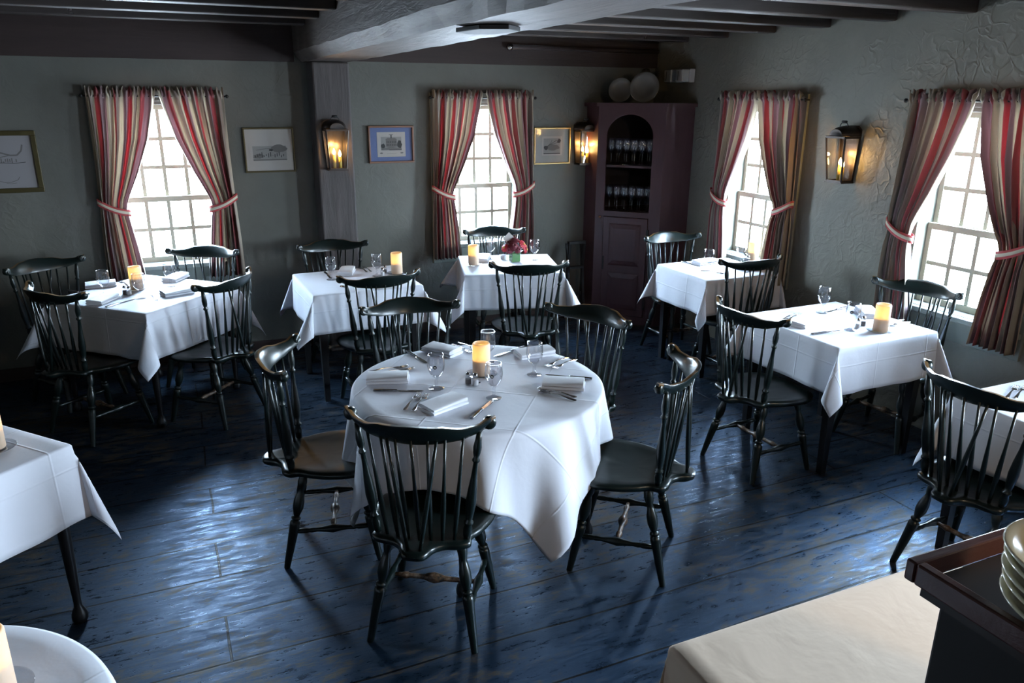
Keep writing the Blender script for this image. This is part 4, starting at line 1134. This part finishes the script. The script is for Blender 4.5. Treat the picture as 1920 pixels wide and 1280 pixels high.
# glasses in the cupboard
def make_wineglass():
    m = MB(); m.rev([(r_ * 1.12, z_ * 1.24) for r_, z_ in [(.0005, 0), (.030, 0), (.031, .002), (.010, .007), (.004, .016), (.0035, .075), (.008, .085), (.026, .105), (.033, .130), (.032, .155), (.027, .185), (.026, .185), (.031, .155), (.032, .130), (.024, .106), (.0005, .090)]], 16)
    o = m.build('wine_glass', M_wineglass, None, True); o['category'] = 'glass'; return o
def cw(lx, ly): p = A + ex * lx + ey * ly; return (p.x, p.y)
names = ['far left', 'second from the left', 'third from the left', 'fourth from the left', 'fifth from the left', 'sixth from the left', 'far right']
for shelf, zz, lbl, g in ((0, ZS[0], 'upper', 'stemmed glasses on the upper cupboard shelf'), (1, ZS[1], 'lower', 'stemmed glasses on the lower cupboard shelf')):
    for i in range(6):
        x, y = cw(.112 + i * .070, .055); place('wine', make_wineglass, (x, y, zz + .001), 0, 'stemmed glass in the front row of the %s cupboard shelf, %s' % (lbl, names[i] if i < 5 else 'far right'), g)
    for i in range(5):
        x, y = cw(.147 + i * .070, .115); place('wine', make_wineglass, (x, y, zz + .001), 0, 'stemmed glass in the back row of the %s cupboard shelf, %s' % (lbl, names[i] if i < 4 else 'far right'), g)
# plates on top
def wall_plate(x, y, rad, label):
    m = MB(); m.rev([(.0005, .003), (rad * .62, .003), (rad * .68, .010), (rad * .97, .016), (rad, .016), (rad, .019), (rad * .95, .020), (rad * .66, .013), (rad * .6, .007), (.0005, .007)], 36)
    o = m.build('display_plate', M_pewplate, None, True); tag(o, label, 'plate', 'pewter plates on the cupboard')
    ang = atan2(-ey.y, -ey.x); o.rotation_euler = (D(78), 0, ang + pi / 2); o.location = (x, y, HC + .031 + rad * sin(D(78))); return o
x, y = cw(.16, .10); wall_plate(x, y, .105, 'smaller grey plate standing at the left on top of the cupboard')
x, y = cw(.375, .08); wall_plate(x, y, .128, 'larger grey rimmed plate standing at the right on top of the cupboard')

# dark stand left of cupboard
r = empty('folding_stand', (3.36, 6.16, 0), 0); tag(r, 'black folded stand leaning in the dark beside the cupboard', 'stand')
for x in (-.075, .075):
    for s in (-1, 1): m = MB(); m.bar((x, s * .05, 0), (x, -s * .03 + .02, .72), .024, .018); m.build('leg', M_iron, r)
for z in (.25, .5): m = MB(); m.bb(-.075, .075, -.012, .012, z - .012, z + .012); m.build('crossbar', M_iron, r)
m = MB(); m.bb(-.085, .085, -.02, .02, .72, .745); m.build('top_rail', M_iron, r)

# ---------------------------------------------------------------- small fittings
r = empty('emergency_light', (XR - .002, 5.84, 2.185), -pi / 2); tag(r, 'white twin-headed emergency light high on the right wall above the cupboard', 'emergency light')
m = MB(); m.bb(-.15, .15, -.05, 0, -.055, .055); m.build('housing', M_white, r, bevel=.006)
for s in (-1, 1):
    m = MB(); m.box((s * .085, -.085, .0), (.105, .07, .10)); hd = m.build('lamp_head', M_white, r, bevel=.008)
    m = MB(); m.lathe((s * .085 - .01, -.121, .0), (s * .085 - .012, -.124, 0), [(0, .040), (1, .036)], 18); m.build('lens', M_lens, hd, True)
m = MB(); m.lathe((4.09, 6.299, 2.218), (4.06, 6.215, 2.205), [(0, .03), (.4, .045), (1, .012)], 20); tag(m.build('alarm_bell', M_pewplate, None, True), 'small dull round alarm dome in the corner above the plates', 'alarm')
m = MB(); m.lathe((2.72, 6.245, 2.40), (4.18, 6.245, 2.40), [(0, .018), (.01, .024), (.02, .024), (.025, .019), (1, .019)], 14); p = m.build('ceiling_pipe', M_pipe, None, True); tag(p, 'dark painted pipe running along the top of the back wall towards the cupboard', 'pipe')
m = MB(); m.lathe((2.69, 6.245, 2.40), (2.735, 6.245, 2.40), [(0, .010), (.3, .026), (1, .026)], 14); m.build('end_cap', M_chrome, p, True)
def sprinkler():
    r = empty('sprinkler_head'); r['category'] = 'sprinkler'
    m = MB(); m.lathe((0, 0, 0), (0, 0, -.03), [(0, .012), (1, .010)], 10); m.build('stem', M_pipe, r, True)
    m = MB(); m.lathe((0, 0, -.045), (0, 0, -.05), [(0, .018), (1, .018)], 12); m.bar((.008, 0, -.03), (.008, 0, -.045), .003, .003); m.bar((-.008, 0, -.03), (-.008, 0, -.045), .003, .003); m.build('deflector', M_chrome, r)
    return r
place('spr', sprinkler, (-.42, 5.47, ZC - .12), 0, 'tiny metal sprinkler head under the ceiling at the left', 'sprinkler heads')
m = MB(); m.lathe((0, 0, .119), (0, 0, -.002), [(0, .012), (1, .012)], 8); m.build('drop_pipe', M_pipe, PROTO['spr'])
place('spr', sprinkler, (3.62, 5.6, ZC - .12), 0, 'tiny metal sprinkler head under the joists near the cupboard', 'sprinkler heads')
# plate on the beam
bx, by = 1.13, 2.80
m = MB(); m.poly([(.085, -.09), (.085, .09), (0, .15), (-.085, .09), (-.085, -.09), (0, -.15)], .016, Matrix.Translation((bx, by, 2.228)) @ Matrix.Rotation(D(8), 4, 'Z'))
tag(m.build('beam_plate', simple('dark_fixture', (.012, .010, .012), .7), None, bevel=.003), 'flat dark six-sided fixture under the big ceiling beam', 'fixture')

# ---------------------------------------------------------------- server with bowls
SX, SY, SZ = .860, .612, 1.395
r = empty('serving_cabinet', (SX, SY, 0)); tag(r, 'dark wooden server with a raised red-brown rim at the bottom right', 'cabinet')
m = MB(); m.bb(.035, .80, -.62, -.035, 0, SZ - .045); m.build('body', M_server, r, bevel=.004)
m = MB(); m.bb(0.017, .823, -.65, -.017, SZ - .044, SZ - .020); m.build('top', M_trayin, r)
m = MB(); t = .016
m.bb(0, .84, -t, 0, SZ - .022, SZ + .010); m.bb(0, t, -.66, -t, SZ - .022, SZ + .010); m.bb(.84 - t, .84, -.66, -t, SZ - .022, SZ + .010)
m.build('rim', M_tray, r, bevel=.003)
def make_bowl():
    m = MB(); R0 = .105; m.rev([(.0005, 0), (.047, 0), (.051, .004), (.072, .012), (.096, .027), (R0 - .002, .034), (R0, .037), (R0 - .003, .039), (.092, .031), (.068, .017), (.047, .010), (.0005, .009)], 48)
    o = m.build('cream_bowl', M_stone, None, True); o['category'] = 'bowl'; return o
bn = ['cream stoneware bowl at the bottom of the stack on the server', 'cream stoneware bowl second from the bottom of the stack', 'cream stoneware bowl in the middle of the stack', 'cream stoneware bowl second from the top of the stack', 'topmost cream stoneware bowl of the stack on the server']
for i in range(5): place('bowl', make_bowl, (.972 + .003 * (i % 2), .432 + .002 * i, SZ - .0192 + i * .0155), .3 * i, bn[i], 'stacked cream bowls')

# ---------------------------------------------------------------- light
W = bpy.data.worlds.new('sky'); S.world = W; W.use_nodes = True; nt = W.node_tree; bg = nt.nodes['Background']
tc = N(nt, 'ShaderNodeTexCoord'); se = N(nt, 'ShaderNodeSeparateXYZ'); L(nt, tc.outputs['Generated'], se.inputs[0])
rp = ramp(nt, [(.0, (.36, .42, .50)), (.48, (.54, .66, .80)), (.52, (.68, .84, 1.0)), (1, (.46, .70, 1.0))])
mp = N(nt, 'ShaderNodeMapRange'); mp.inputs[1].default_value = -1; mp.inputs[2].default_value = 1
L(nt, se.outputs[2], mp.inputs[0]); L(nt, mp.outputs[0], rp.inputs[0]); L(nt, rp.outputs[0], bg.inputs[0]); bg.inputs[1].default_value = 130.0
def portal(loc, rot, sx, sy):
    l = bpy.data.lights.new('window_portal', 'AREA'); l.shape = 'RECTANGLE'; l.size = sx; l.size_y = sy; l.cycles.is_portal = True
    o = bpy.data.objects.new('window_portal', l); C.objects.link(o); o.location = loc; o.rotation_euler = rot
zc, zh = (WZ0 + WZ1) / 2, WZ1 - WZ0
for x in (-.03, 2.465): portal((x, YB + .21, zc), (-pi / 2, 0, 0), 2 * HW, zh)
for y in (4.785, 2.985, .6): portal((XR + .21, y, zc), (0, pi / 2, 0), zh, 2 * HW)
def lamp(name, loc, e, col, rad):
    l = bpy.data.lights.new(name, 'POINT'); l.energy = e; l.color = col; l.shadow_soft_size = rad
    o = bpy.data.objects.new(name, l); C.objects.link(o); o.location = loc
lamp('warm_fill', (2.4, -.9, 2.3), 62.0, (1, .78, .52), .15)  # unseen warm fill light added behind the camera to lift the foreground

S.view_settings.view_transform = 'Standard'; S.view_settings.look = 'None'; S.view_settings.gamma = 1; S.view_settings.use_curve_mapping = False
S.view_settings.exposure = 0.2
cy = S.cycles; cy.use_denoising = True; cy.max_bounces = 7; cy.diffuse_bounces = 4; cy.glossy_bounces = 3; cy.transparent_max_bounces = 24; cy.transmission_bounces = 4
cy.caustics_reflective = False; cy.caustics_refractive = False; cy.sample_clamp_indirect = 6
